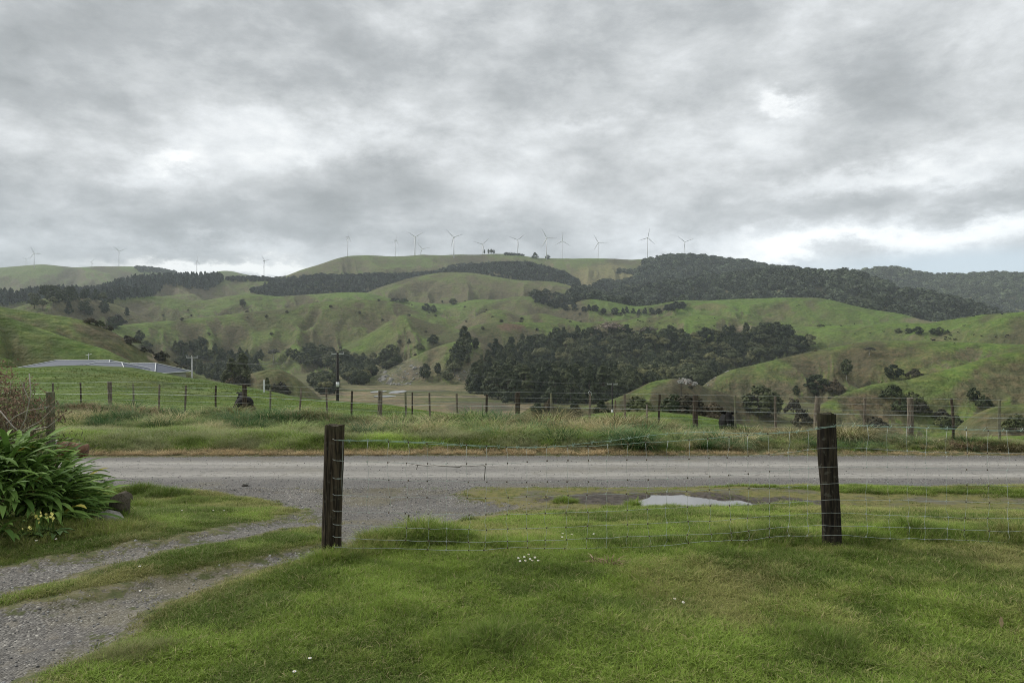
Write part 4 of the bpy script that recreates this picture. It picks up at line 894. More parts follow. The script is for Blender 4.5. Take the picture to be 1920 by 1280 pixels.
TURB = [ # u, v of hub, v of foot, azimuth of first blade (deg clockwise from up), yaw, label
 (1025, 446.5, 487, -30, 10, 'largest turbine, white tower foot showing on the grassy skyline'),
 (851, 445, 484, -45, -12, 'turbine with its white foot standing in front of the ridge, left of the spindly pines'),
 (1214, 446, 483, 12, 8, 'turbine with upright blade left of the bush-covered hilltop'),
 (778, 444.5, 480, -62, 30, 'turbine left of the short half-hidden one, one blade to upper left'),
 (970.6, 450, 477, -68, 0, 'turbine behind the clipped shelter hedge'),
 (1054, 452, 485, 0, 10, 'faint turbine just right of the largest one'),
 (1121.5, 455, 485, -30, 0, 'faint turbine half way between the largest and the upright-bladed one'),
 (1284, 454, 479, -52, 0, 'turbine rising behind the bush-covered hilltop'),
 (905, 458, 477, -73, 0, 'turbine behind the spindly pines'),
 (652, 444.6, 480, 0, 82, 'leftmost turbine on the main ridge, seen edge-on'),
 (741, 450.6, 481, 0, 75, 'pale turbine on the main ridge between the edge-on one and the first angled one'),
 (791, 466.6, 478, -40, 20, 'short turbine mostly hidden behind the main ridge'),
 (64, 475, 503, -25, 35, 'turbine with white foot on the far left ridge'),
 (49, 486, 500, -60, 20, 'tiny turbine left of the one on the far left ridge'),
 (223, 471, 499, 65, 50, 'pale tall turbine on the far left ridge beside the hill end'),
 (172, 491, 500, 40, 20, 'faint turbine barely showing above the far left ridge'),
 (369, 490, 517, 0, 88, 'grey turbine tower above the pine plantation'),
 (495, 489, 517, 75, 70, 'grey turbine tower against the bright gap in the clouds')]
LN = [l[0] for l in LAYERS]
for i, (u, vh, vf, az, yaw, lab) in enumerate(TURB):
    c = F/math.hypot(F, u-960); pxh = max(vf-vh, 26) if u < 600 else max(vf-vh, 29)
    foot_front = i in (0, 1, 12)
    Y_ = 80.6*F/(vf-vh) if foot_front else None
    if foot_front: p = hit(u, vf, 1500, 4500); Y_ = p.y; zb = p.z
    else:
        Y_ = {4: 2420, 8: 2500, 5: 2550, 6: 2550, 7: 2500, 2: 2380, 3: 2330, 9: 2300, 10: 2450, 11: 2700, 13: 3500, 14: 3150, 15: 3500, 16: 2250, 17: 2200}[i]; zb = land1((u-960)/F*Y_, Y_)
    zh_ = EYE+(HV-vh)/F*Y_; 
    S = (vf-vh if u < 600 or foot_front else 36 if i in (2, 3, 9) else 33)/F*Y_/80.6
    if i == 11: S = .75
    if i == 15: S = .5
    if i == 13: S = .5
    H = zh_-zb
    r = empty('wind_turbine', ((u-960)/F*Y_, Y_, zb), math.radians(yaw), lab, 'wind turbine', 'wind turbines along the skyline')
    zs = H/80.6
    t_ = ob('tower', me_t, r, scale=(S, S, zs)); n_ = ob('nacelle', me_n, r, loc=(0, 0, H-80.6*S), scale=S)
    h_ = ob('hub', me_h, r, loc=(0, -3.6*S, H), scale=S)
    for k in range(3): ob('blade', me_b, h_, rot=(0, math.radians(az+120*k), 0))

# ------------------------------------------------ cattle
def skinned(name, J, E, rad, mat, sub=2, root=0):
    me = bpy.data.meshes.new(name); me.from_pydata([tuple(j) for j in J], E, []); o = bpy.data.objects.new(name, me); scn.collection.objects.link(o)
    sk = o.modifiers.new('s', 'SKIN'); sk.use_smooth_shade = True
    for i, r in enumerate(rad): me.skin_vertices[0].data[i].radius = r if hasattr(r, '__len__') else (r, r); me.skin_vertices[0].data[i].use_root = (i == root)
    if sub: s_ = o.modifiers.new('u', 'SUBSURF'); s_.levels = sub; s_.render_levels = sub
    dg = bpy.context.evaluated_depsgraph_get(); m2 = bpy.data.meshes.new_from_object(o.evaluated_get(dg)); m2.name = name
    bpy.data.objects.remove(o); m2.materials.clear(); m2.materials.append(mat)
    m2.polygons.foreach_set('use_smooth', np.ones(len(m2.polygons), bool)); return m2
coat = plain('black_coat', (.008, .0075, .007), .8, .12, .5, 9, bstr=.5, bdist=.01); muzm = plain('muzzle', (.03, .027, .026), .4, .4, .2); eyem = plain('eye', (.02, .015, .01), .1, .8, .1)
def loft(b, rings, n=14):
    """rings: (centre, half width, half height, axis tilt) along a body"""
    base = len(b.v); C = [Vector(r[0]) for r in rings]
    for i, (c, w, h) in enumerate(rings):
        d = (C[min(i+1, len(C)-1)]-C[max(i-1, 0)]).normalized(); sx = Vector((1, 0, 0)); sx = (sx-d*sx.dot(d)).normalized(); up = sx.cross(d)
        if abs(d.z) > .95: up = Vector((0, 1, 0)); sx = Vector((1, 0, 0))
        for k in range(n): a = 6.2832*k/n; b.v.append(tuple(C[i]+sx*w*math.cos(a)+up*h*math.sin(a)))
    for i in range(len(C)-1):
        for k in range(n): b.f.append([base+i*n+k, base+i*n+(k+1) % n, base+(i+1)*n+(k+1) % n, base+(i+1)*n+k]); b.m.append(0)
    b.f.append([base+n-1-k for k in range(n)]); b.f.append([base+(len(C)-1)*n+k for k in range(n)]); b.m += [0, 0]
def fused(name, b, mat, vox):
    """melt overlapping lofts into one continuous skin"""
    me = mesh_np(name, b.v, b.f, mat); o = bpy.data.objects.new(name, me); scn.collection.objects.link(o)
    m = o.modifiers.new('r', 'REMESH'); m.mode = 'VOXEL'; m.voxel_size = vox; m.use_smooth_shade = True
    s_ = o.modifiers.new('s', 'SMOOTH'); s_.iterations = 4; s_.factor = .5
    dg = bpy.context.evaluated_depsgraph_get(); m2 = bpy.data.meshes.new_from_object(o.evaluated_get(dg)); m2.name = name
    bpy.data.objects.remove(o); m2.materials.clear(); m2.materials.append(mat); m2.polygons.foreach_set('use_smooth', np.ones(len(m2.polygons), bool)); return m2
def cow_head(b, o, tilt=0, turn=0):
    """poll at o, face pointing -Y and down"""
    R = Matrix.Rotation(turn, 3, 'Z') @ Matrix.Rotation(tilt, 3, 'X'); P = lambda x, y, z: Vector(o)+R @ Vector((x, y, z))
    loft(b, [(P(0, .06, .02), .09, .10), (P(0, -.03, .0), .118, .13), (P(0, -.14, -.07), .112, .12), (P(0, -.25, -.15), .085, .095), (P(0, -.35, -.23), .075, .075), (P(0, -.41, -.28), .062, .055)])
def cow_standing(vox=.022):
    b = MB()
    loft(b, [((0, .80, .98), .10, .12), ((0, .72, .96), .22, .24), ((0, .50, .93), .27, .30), ((0, .20, .88), .31, .33), ((0, -.10, .86), .31, .32), ((0, -.35, .88), .26, .30), ((0, -.52, .93), .21, .26), ((0, -.66, 1.03), .14, .19), ((0, -.84, 1.17), .115, .14), ((0, -.96, 1.24), .10, .11)], 18)
    cow_head(b, (0, -.98, 1.25))
    for s in (-1, 1):
        loft(b, [((s*.15, .58, .95), .12, .20), ((s*.19, .56, .74), .10, .16), ((s*.19, .56, .58), .07, .10), ((s*.18, .70, .42), .045, .055), ((s*.18, .69, .20), .034, .036), ((s*.18, .66, .08), .045, .05), ((s*.18, .63, 0), .05, .06)], 10)
        loft(b, [((s*.15, -.42, .90), .10, .15), ((s*.17, -.42, .66), .075, .09), ((s*.17, -.43, .42), .048, .05), ((s*.17, -.43, .20), .034, .036), ((s*.17, -.45, .07), .045, .048), ((s*.17, -.47, 0), .05, .058)], 10)
    loft(b, [((0, .78, 1.08), .03, .03), ((0, .90, .92), .025, .025), ((0, .90, .60), .02, .02), ((0, .89, .36), .04, .04)], 8)
    return fused('body', b, coat, vox)
def ear_mesh(s):
    b = MB(); b.add([(0, 0, .03), (0, 0, -.035), (s*.09, .012, -.045), (s*.17, .02, -.01), (s*.10, .012, .045), (s*.06, .045, 0)], [(0, 1, 2, 4), (2, 3, 4), (0, 4, 5), (4, 3, 5), (3, 2, 5), (2, 1, 5), (1, 0, 5)]); return b.mesh('ear', coat, True)
def eye_mesh():
    bm = bmesh.new(); bmesh.ops.create_icosphere(bm, subdivisions=2, radius=.018); me = bpy.data.meshes.new('eye'); bm.to_mesh(me); bm.free(); me.materials.append(eyem); return me
cb = cow_standing(.022); em = [ear_mesh(-1), ear_mesh(1)]; ey = eye_mesh()
nose = MB(); nose.tube([(0, -1.26, .93), (0, -1.325, .885)], [.072, .055], 10); nm = nose.mesh('muzzle', muzm, True)
def place_cow(u, vtop, Y_, yaw, top, label, lying=False):
    xx = (u-960)/F*Y_; zt = EYE+(HV-vtop)/F*Y_; g = land1(xx, Y_)
    r = empty('cow', (xx, Y_, g), yaw, label, 'cow'); 
    return r, zt-g
# calf looking at the camera on the right
r, H = place_cow(1364, 768, 29.0, -.25, 1.3, 'black calf facing the camera behind the roadside fence on the right'); s = max(.55, min(1.17, H/1.36)); r.location.z += max(0, H-1.27*s)*0; r.location.x -= 0
print('calf height', H); r.scale = (s, s, s) 
ob('body', cb, r); [ob('ear', em[(k+1)//2], r, loc=(k*.085, -.98, 1.32), rot=(0, -k*.30, 0), scale=1.45) for k in (-1, 1)]; ob('muzzle', nm, r, loc=(0, -.10, .025)); [ob('eye', ey, r, loc=(k*.108, -1.13, 1.21)) for k in (-1, 1)]
# cow lying in the left paddock
lb_ = MB()
loft(lb_, [((0, .66, .30), .16, .16), ((0, .52, .33), .33, .28), ((0, .22, .36), .42, .33), ((0, -.10, .38), .42, .34), ((0, -.38, .42), .34, .31), ((.05, -.56, .52), .22, .24), ((.12, -.70, .66), .14, .18), ((.17, -.80, .76), .11, .13)], 18); cow_head(lb_, (.18, -.82, .76), 0, .5)
for s_ in (-1, 1):
    loft(lb_, [((s_*.26, -.40, .22), .13, .16), ((s_*.30, -.72, .09), .07, .07), ((s_*.20, -.60, .05), .05, .05)], 9); loft(lb_, [((s_*.32, .36, .22), .15, .18), ((s_*.45, .05, .12), .09, .10), ((s_*.42, -.18, .06), .05, .05)], 9)
lyb = fused('body', lb_, coat, .024)
r, H = place_cow(458, 735, 32.0, 3.42, .8, 'black cow lying in the left paddock behind a fence post'); print('lying', H)
s = max(.6, min(1.0, H/.90)); r.scale = (s, s, s); ob('body', lyb, r); [ob('ear', em[(k+1)//2], r, loc=(.18+k*.09, -.83+.04*k, .83)) for k in (-1, 1)]
tl = MB(); tl.tube([(0, .74, .36), (.05, .84, .2), (.25, .88, .05)], [.03, .025, .03], 6); tl.build('tail', coat, r, True)
# the herd far off
lowcow = cow_standing(.075)
HERD = [(1146,600),(1196,601),(1200,603),(1206,604),(1218,603),(1236,606),(1238,606.5),(1262,608),(1258,596),(1340,597),(1248,585),(1240,587),(1423,559),(1437,559),(1447,558.5),(1494,575),(1498,573),(1311,615),(1339,612),(1309,597),(1602,608),(1577,612),(1557,611),(1603,627),(1632,625),(1700,612),(1657,623),(1763,629),(1773,634),(1782,630),(1772,638),(1781,637.5),(1789,638),(1792,637),(1807,612),(1796,624),(1826,630),(1840,631),(1885,632),(1889,631),(1879,590),(1825,594),(1867,633),(1750,640)]
for i, (u, v) in enumerate(HERD):
    p = hit(u, v+.8, 400, 1600); o = ob('cow', lowcow, None, loc=p, rot=(0, 0, rnd.random()*6.28), scale=1.25+.0*i)
    tag(o, 'tiny black cow grazing on the far green pasture', 'cow', 'black cattle grazing on the far pasture')

# ------------------------------------------------ weathered timber
def timber(name, c0, c1, moss=(.10, .12, .05), mz=None, lich=.3, mossamt=1.0):
    m, t = newmat(name); co = t.node('ShaderNodeTexCoord').outputs['Object']
    g = t.noise(t.vm('MULTIPLY', co, (1, 1, .07)), 55, 5, .65, .4); g2 = t.noise(t.vm('MULTIPLY', co, (1, 1, .25)), 9, 4, .6); f = t.noise(co, 22, 4, .6)
    c = t.mix(t.ss(g, .38, .64), c0, c1); c = t.mix(t.m('MULTIPLY', t.ss(g2, .5, .68), .6), c, t.mix(1.0, c, (.45, .45, .45), 'MULTIPLY'))
    c = t.mix(t.m('MULTIPLY', t.ss(f, .58, .68), lich), c, (.30, .31, .25))
    if mz is not None:
        z_ = t.node('ShaderNodeSeparateXYZ', {0: co}).outputs[2]
        c = t.mix(t.m('MULTIPLY', t.ss(t.m('ADD', z_, t.m('MULTIPLY', t.m('SUBTRACT', f, .5), .25)), mz-.12, mz+.02), mossamt), c, moss)
    h = t.m('ADD', g, t.m('MULTIPLY', f, .3)); finish(t, c, .92, .15, h, .8, .008); return m
WOODD = timber('dark_weathered_wood', (.018, .014, .010), (.080, .062, .042), (.060, .058, .030), 1.02, .10, .45)
WOODM = timber('black_mossy_wood', (.013, .011, .009), (.052, .042, .030), (.045, .045, .024), 1.06, .14, .5)
WOODG = timber('grey_weathered_wood', (.10, .085, .065), (.24, .205, .16), lich=.35)
WOODL = timber('lichened_wood', (.11, .11, .075), (.24, .23, .17), (.16, .17, .09), 1.0, .5, .5)
WOODB = timber('dark_old_post', (.035, .028, .022), (.11, .09, .065), lich=.15)
def post_mesh(name, H, r0, mat, prof=None, seed=0, n=36, nz_=44, split=.5, cap=.012):
    """round post with drying checks, worn top; prof(t) gives centre shift and radius factor"""
    V = []; rs = np.random.RandomState(seed); ck = [(rs.rand()*6.28, .03+.05*rs.rand(), .4+.6*rs.rand(), rs.rand()) for _ in range(11)]
    for i in range(nz_+1):
        t = i/nz_; z = -.25+(H+.25)*t; ox, oy, rf = prof(t) if prof else (0, 0, 1)
        for k in range(n):
            a = 2*math.pi*k/n; r = r0*rf*(1+.05*math.sin(2*a+seed)+.03*math.sin(5*a+seed*2+t*2))
            r *= 1+.05*(float(vnoise(np.array([math.cos(a)*2+seed]), np.array([math.sin(a)*2+t*5]), seed)[0])-.5)*2
            for ca, cw, cd, ct in ck:
                d = abs((a-ca-(t-.5)*.25+math.pi) % (2*math.pi)-math.pi)
                r -= r0*.16*cd*split*max(0, 1-d/(cw+.05))*(.35+.65*(1 if t > ct*.6 else 0))
            zz_ = z-(cap*abs(math.sin(a*1.5+seed))+cap*rs.rand() if i == nz_ else 0)
            V.append((ox+r*math.cos(a), oy+r*math.sin(a), zz_))
    Fs = [[i*n+k, i*n+(k+1) % n, (i+1)*n+(k+1) % n, (i+1)*n+k] for i in range(nz_) for k in range(n)]
    b0 = nz_*n; c = len(V); V.append((prof(1)[0] if prof else 0, 0, H-.018)); Fs += [[b0+k, b0+(k+1) % n, c] for k in range(n)]
    return mesh_np(name, V, Fs, mat, False)
# ---- near netting fence
FP1 = Vector((-337/F*5.69-.012, 5.69, 0)); FP2 = Vector((600/F*6.02-.006, 6.02, 0)); fd = (FP2-FP1).normalized(); fn_ = Vector((fd.y, -fd.x, 0))
def on_fence(u, v, off=.075):
    """point of the fence plane (its near face) along a view line"""
    d = Vector(((u-960)/F, 1, (HV-v)/F)); o0 = FP1+fn_*off; t = (o0-Vector((0, 0, EYE))).dot(fn_)/d.dot(fn_); return Vector((0, 0, EYE))+d*t
nf = empty('wire_fence', FP1, 0, 'sagging wire netting fence strung on two dark posts in the foreground', 'fence')
g1 = float(final_near(np.array([FP1.x]), np.array([FP1.y]))[0]); g2 = float(final_near(np.array([FP2.x]), np.array([FP2.y]))[0])
H1 = EYE+(HV-793)/F*5.69-g1; H2 = EYE+(HV-772)/F*6.02-g2
p1 = ob('post', post_mesh('post', H1, .078, WOODD, lambda t: (.034*(t-.15), 0, 1.0-.06*t), 3), nf, loc=Vector((0, 0, g1))); p1['label'] = 'straight dark brown post, left of the netting'
p2 = ob('post', post_mesh('post', H2, .069, WOODM, lambda t: (-.030*t+.010*math.sin(t*5.5), 0, 1.0+.03*math.sin(t*7+1.6)), 8), nf, loc=FP2-FP1+Vector((0, 0, g2))); p2['label'] = 'blackish bowed post with moss on top, right side'
galw = plain('galvanised_wire', (.46, .50, .47), .45, .5, .12, 30, metal=.25); galg = plain('greenish_wire', (.34, .47, .40), .5, .5, .15, 30, metal=.1); rust = plain('rusty_wire', (.10, .07, .05), .8, .2, .3, 30)
UW = [634, 700, 760, 830, 900, 980, 1060, 1140, 1220, 1300, 1380, 1460, 1538, 1575, 1640, 1700, 1820, 1930, 2100, 2300]
WK = [('barb', [(634,826),(700,825),(760,828),(830,830),(862,834),(960,839),(1060,836),(1112,829),(1171,823),(1235,813),(1300,809),(1380,811),(1440,812),(1500,808),(1538,802),(1575,796),(1700,800),(1820,804),(1930,807),(2300,815)], 2.6, galg),
 ('w', [(634,824),(690,827),(760,829),(900,836),(985,839),(1060,837),(1140,834),(1220,829),(1322,822),(1404,815),(1480,811),(1538,803),(1575,799),(1700,801),(1820,806),(1930,809),(2300,818)], 2.6, galg),
 ('w', [(630,863),(760,868),(900,870),(1060,863),(1220,862),(1380,857),(1460,850),(1538,840),(1575,839),(1640,841),(1735,847),(1840,849),(1930,849),(2300,853)], 2.0, galw),
 ('w', [(630,897),(760,900),(900,904),(1060,903),(1220,899),(1380,890),(1538,875),(1575,874),(1700,876),(1820,880),(1930,882),(2300,888)], 1.8, galw),
 ('w', [(628,928),(760,932),(900,934),(1060,929),(1220,923),(1380,916),(1470,914),(1538,907),(1575,905),(1700,907),(1930,911),(2300,914)], 1.9, galw),
 ('w', [(627,958),(760,962),(900,965),(1060,961),(1160,957),(1300,949),(1440,944),(1538,937),(1575,936),(1700,938),(1930,943),(2300,947)], 2.1, galw),
 ('w', [(626,983),(760,989),(900,993),(1060,988),(1220,981),(1350,975),(1460,966),(1538,961),(1575,961),(1700,967),(1820,970),(1930,972),(2300,978)], 2.0, galw),
 ('w', [(625,1006),(700,1011),(800,1014),(900,1016),(1060,1011),(1220,1004),(1380,998),(1460,988),(1538,985),(1575,985),(1700,989),(1840,993),(1880,997),(1930,994),(2300,1000)], 2.3, galw),
 ('w', [(625,1025),(700,1027),(745,1027),(830,1031),(900,1031),(960,1026),(1060,1028),(1150,1026),(1240,1023),(1320,1014),(1400,1012),(1470,1004),(1538,1003),(1575,1003),(1680,1009),(1790,1011),(1930,1019),(2300,1025)], 2.3, galw)]
def smoothline(pts, step=6):
    pts = np.array(pts, float); uu = np.arange(pts[0, 0], pts[-1, 0]+1, step); return uu, np.interp(uu, pts[:, 0], pts[:, 1])
WV = []
for wi, (kd, pts, dia, mt) in enumerate(WK):
    uu, vv = smoothline(pts, 7); kk = np.array([1, 2, 3, 2, 1.])/9; vs = np.convolve(np.pad(vv, 2, mode='edge'), kk, 'valid')+(fbm(uu/30, uu*0+wi*7, 5, 2)-.5)*2.4
    WV.append((uu, vs)); b = MB(); P = []
    for a_, c_ in zip(uu, vs):
        p = on_fence(a_, c_, .082 if a_ > 1500 and a_ < 1620 else .070); P.append(p-FP1)
    b.tube(P, dia*.5e-3*1.3, 5); o = b.build('wire', mt, nf, True)
    if kd == 'barb': o['label'] = 'twisted greenish barbed top strand'; 
    if kd == 'barb':
        for j in range(3, len(P)-1, 5):
            q = MB(); 
            q.tube([P[j]+Vector((-.010, -.004, .014)), P[j]+Vector((.006, .004, -.014))], .0016, 4); q.tube([P[j]+Vector((.010, -.004, .014)), P[j]+Vector((-.006, .004, -.014))], .0016, 4)
            q.build('barb', mt, o)
u = 690.0; sti = 0
while u < 2250:
    if not (1530 < u < 1590):
        skipto = 99
        lo = 8 if u > 800 else (5 if u < 740 else 7)
        b = MB(); P = []; ph = rnd.random()*6; lean = rnd.uniform(-5, 5)
        for wi in range(1, lo+1):
            uu = u+lean*(wi-1)/7+rnd.uniform(-2.2, 2.2); v = float(np.interp(uu, WV[wi][0], WV[wi][1])); P.append(on_fence(uu, v, .0715)-FP1)
            if wi < lo: 
                v2 = float(np.interp(uu, WV[wi+1][0], WV[wi+1][1])); P.append(on_fence(uu+rnd.uniform(-2.5, 2.5), v*.5+v2*.5, .074)-FP1)
        b.tube(P, .00115, 4)
        o = b.build('stay_wire', galw, nf, True)
        kn = MB()
        for p in P[::2]: kn.box(p, (.008, .007, .011), rnd.random())
        kn.build('knot', galw if rnd.random() < .5 else rust, o)
    u += 37.6+rnd.uniform(-1.5, 1.5)
stp = MB()
for v in (825, 863, 897, 928, 958, 983, 1006, 1025):
    q = MB(); x0 = on_fence(636, v, .075)-FP1; q.tube([x0+Vector((-.045, -.018, .012)), x0+Vector((-.028, -.022, .004)), x0+Vector((-.004, -.012, 0)), x0+Vector((.012, .0, 0))], .0016, 5); q.build('staple', galw, nf, True)
q = MB(); q.tube([on_fence(642, v, .07)-FP1+Vector((.004*math.sin(v), 0, 0)) for v in range(825, 935, 12)], .0014, 5); q.build('stay_wire', galw, nf, True)
# twig caught on the wires
b = MB(); tw_ = [on_fence(a, c_, .085) for a, c_ in ((766, 868), (782, 871.5), (800, 873), (815, 872), (830, 873.5), (862, 875), (866, 872.5), (885, 873), (908, 872))]; b.tube(tw_, [.0015, .0022, .0026, .0022, .0026, .004, .0026, .0022, .0026], 6)
b.tube([on_fence(783, 871, .085), on_fence(781, 880, .085)], [.003, .002], 5); b.tube([on_fence(906, 872, .085), on_fence(910, 874, .087), on_fence(909, 888, .085), on_fence(908, 900, .085)], [.003, .0035, .003, .0025], 6)
tag(b.build('twig', plain('twig_bark', (.085, .075, .055), .9, .1, .3, 40), None, True), 'crooked dark twig caught on the second wire near the left post', 'twig')
b = MB(); s0 = Vector((*ground_pt(764, 992), 0)); s0.z = float(final_near(np.array([s0.x]), np.array([s0.y]))[0]); b.tube([s0, s0+Vector((.005, 0, .12)), s0+Vector((.012, 0, .17))], [.008, .006, .009], 6); tag(b.build('wooden_peg', WOODB, None, True), 'short dark stick standing in the gravel beside the left post', 'stick')

# ---- roadside fence
ff = empty('post_and_wire_fence', (0, 22.6, -.7), 0, 'long post and batten wire fence on the bank across the road', 'fence')
O = Vector((0, 22.6, -.7))
def rf(u, v, off=0):
    y_ = (22.6-off)/(1+.36*(u-960)/F); return Vector(((u-960)/F*y_, y_, EYE+(HV-v)/F*y_))
pmesh = [post_mesh('post', 1.3, .075, WOODB if i % 2 else WOODG, lambda t: (.02*math.sin(t*4), 0, 1), 20+i, 12, 8, .7, .02) for i in range(3)]
lmesh = post_mesh('post', 1.3, .085, WOODB, lambda t: (.01*t, 0, 1-.1*t), 31, 12, 8, .9, .05)
bmesh_ = [post_mesh('batten', 1.3, .034, m_, lambda t, s=s: (.018*math.sin(t*5+s), 0, 1), 40+s, 8, 8, .7, .012) for s, m_ in enumerate([WOODG, WOODL, WOODB, WOODG])]
FPOSTS = {205: 714, 459: 718, 712: 731, 970: 733, 1305: 738, 1531: 742, 1705: 744}
FBAT = {45: 716, 99: 717, 150: 716, 250: 719, 298: 720, 347: 722, 405: 722, 506: 725, 562: 727, 612: 728, 660: 732, 762: 734, 806: 735, 858: 737, 912: 738, 1035: 736, 1105: 737, 1171: 739, 1236: 738, 1380: 741, 1453: 742, 1620: 745, 1787: 745, 1874: 748, 1965: 749, 2060: 750, -60: 712, -120: 710}
TOP = sorted(list(FPOSTS.items())+list(FBAT.items()))
def fpost(u, v, me, nm, tilt=0):
    p = rf(u, v, -.06 if nm == 'post' else -.03); o = ob(nm, me, ff, loc=p-O-Vector((0, 0, 1.3)), rot=(rnd.uniform(-.03, .03), tilt, rnd.random()*6)); return o
for i, (u, v) in enumerate(FPOSTS.items()): fpost(u, v, lmesh if u in (970, 459) else pmesh[i % 3], 'post', rnd.uniform(-.02, .02))
for i, (u, v) in enumerate(FBAT.items()): fpost(u, v, bmesh_[(i*7) % 4], 'batten', rnd.uniform(-.035, .035))
hk = MB(); p = rf(1105, 737)-O; hk.tube([p+Vector((0, -.03, -.05)), p+Vector((-.04, -.03, .02)), p+Vector((0, -.03, .06)), p+Vector((.05, -.03, .03)), p+Vector((.055, -.03, -.06))], .010, 5); hk.build('hook', galw, ff, True)
uu_ = np.arange(-150, 2100, 20.0); tv_ = np.interp(uu_, [t_[0] for t_ in TOP], [t_[1] for t_ in TOP])
for wi, (dz, dia) in enumerate(((.03, .0022), (.20, .0020), (.36, .0018), (.47, .0055), (.70, .0022), (.86, .0018))):
    b = MB(); P = [rf(a, float(np.interp(a, [205, 459, 712, 970, 1305, 1531, 1705, 1874], [714, 718, 731, 733, 738, 742, 744, 748]) if 205 < a < 1874 else c_), .045)-O-Vector((0, 0, dz)) for a, c_ in zip(uu_, tv_)]
    b.tube(P, dia, 4); o = b.build('wire', galw, ff, True)
    if wi == 3: o['label'] = 'thicker bright middle wire'
# odd posts close to that fence
b = MB(); p = rf(773, 735, -2.2); b.tube([p-Vector((0, 0, 1.2)), p], [.03, .028], 7); tag(b.build('wooden_stake', WOODB, None, True), 'thin dark stake in the paddock just behind the fence battens', 'stake')
b = MB(); p = rf(1154, 750, -1.2); b.tube([p-Vector((.06, 0, .95)), p], [.022, .02], 6); tag(b.build('iron_stake', rust, None, True), 'leaning dark iron standard by the dark power pole, behind the fence', 'stake')
b = MB(); p = rf(1213, 758, -3); b.tube([p-Vector((.0, 0, .9)), p], [.03, .03], 6); tag(b.build('grey_stake', WOODG, None, True), 'faint grey stake behind the fence below the rocky knob', 'stake')
# ------------------------------------------------ grass
gbm, t = newmat('grass_blade')
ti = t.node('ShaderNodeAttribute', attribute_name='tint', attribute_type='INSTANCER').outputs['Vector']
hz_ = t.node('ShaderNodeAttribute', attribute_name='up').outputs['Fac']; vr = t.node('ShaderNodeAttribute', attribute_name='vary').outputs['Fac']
c = t.vm('SCALE', ti, t.m('ADD', .36, t.m('MULTIPLY', hz_, 1.15)))  # shade between blades put into the colour: dark foot, light tip
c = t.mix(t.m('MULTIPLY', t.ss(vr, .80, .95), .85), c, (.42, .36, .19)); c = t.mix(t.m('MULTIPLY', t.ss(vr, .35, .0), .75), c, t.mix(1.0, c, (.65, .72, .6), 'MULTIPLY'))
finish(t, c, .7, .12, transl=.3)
def clump(name, n, rad, h0, h1, w, arch, seed, segs=3, mat=None, flat=0.0):
    r = np.random.RandomState(seed); V = []; Fs = []; UP = []; VA = []
    for i in range(n):
        a = r.rand()*6.283; q = rad*r.rand()**.6; x0, y0 = q*math.cos(a), q*math.sin(a); h = h0+(h1-h0)*r.rand(); da = a+r.randn()*.8; ar = arch*(.4+1.1*r.rand()); ww = w*(.7+.6*r.rand()); va = r.rand()
        px_, py_ = -math.sin(da+r.randn()*.5), math.cos(da+r.randn()*.5); b0 = len(V)
        for s in range(segs+1):
            t_ = s/segs; L = h*t_; o = ar*h*t_**1.9; zz_ = L*(1-.38*ar*t_**1.6)*(1-flat); k = ww*(1-t_**1.5)*.5
            X, Y = x0+math.cos(da)*o, y0+math.sin(da)*o
            if s < segs: V += [(X-px_*k, Y-py_*k, zz_), (X+px_*k, Y+py_*k, zz_)]; UP += [t_, t_]; VA += [va, va]
            else: V.append((X, Y, zz_)); UP.append(1.); VA.append(va)
        for s in range(segs-1): Fs.append([b0+2*s, b0+2*s+1, b0+2*s+3, b0+2*s+2])
        Fs.append([b0+2*segs-2, b0+2*segs-1, b0+2*segs])
    me = mesh_np(name, V, Fs, mat or gbm)
    for nm, ar_ in (('up', UP), ('vary', VA)): a_ = me.attributes.new(nm, 'FLOAT', 'POINT'); a_.data.foreach_set('value', np.array(ar_, np.float32))
    return me
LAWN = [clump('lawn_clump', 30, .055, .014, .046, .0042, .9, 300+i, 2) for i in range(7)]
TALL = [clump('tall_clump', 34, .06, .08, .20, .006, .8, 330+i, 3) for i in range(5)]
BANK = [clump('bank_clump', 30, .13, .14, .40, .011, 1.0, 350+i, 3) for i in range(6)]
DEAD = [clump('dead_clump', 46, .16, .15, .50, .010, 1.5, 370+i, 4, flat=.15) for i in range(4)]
def gscatter(name, protos, x, y, s, tint, label, z=None, sink=.005, tilt=.15, zfun=None):
    n = len(x); z = final_near(x, y) if z is None else z
    rot = np.stack([(R_.rand(n)-.5)*2*tilt, (R_.rand(n)-.5)*2*tilt, R_.rand(n)*6.283], 1)
    print(name, n); return scatter(name, protos, np.stack([x, y, z-sink], 1), rot, s if s.ndim == 2 else np.repeat(s[:, None], 3, 1), R_.randint(0, len(protos), n), tint, label)
def rect(n, x0, x1, y0, y1): return x0+(x1-x0)*R_.rand(n), y0+(y1-y0)*R_.rand(n)
def wedge(n, y0, y1, pad=.6, k=.74):
    y = np.sqrt(y0**2+(y1**2-y0**2)*R_.rand(n)); x = (R_.rand(n)*2-1)*(k*y+pad); return x, y
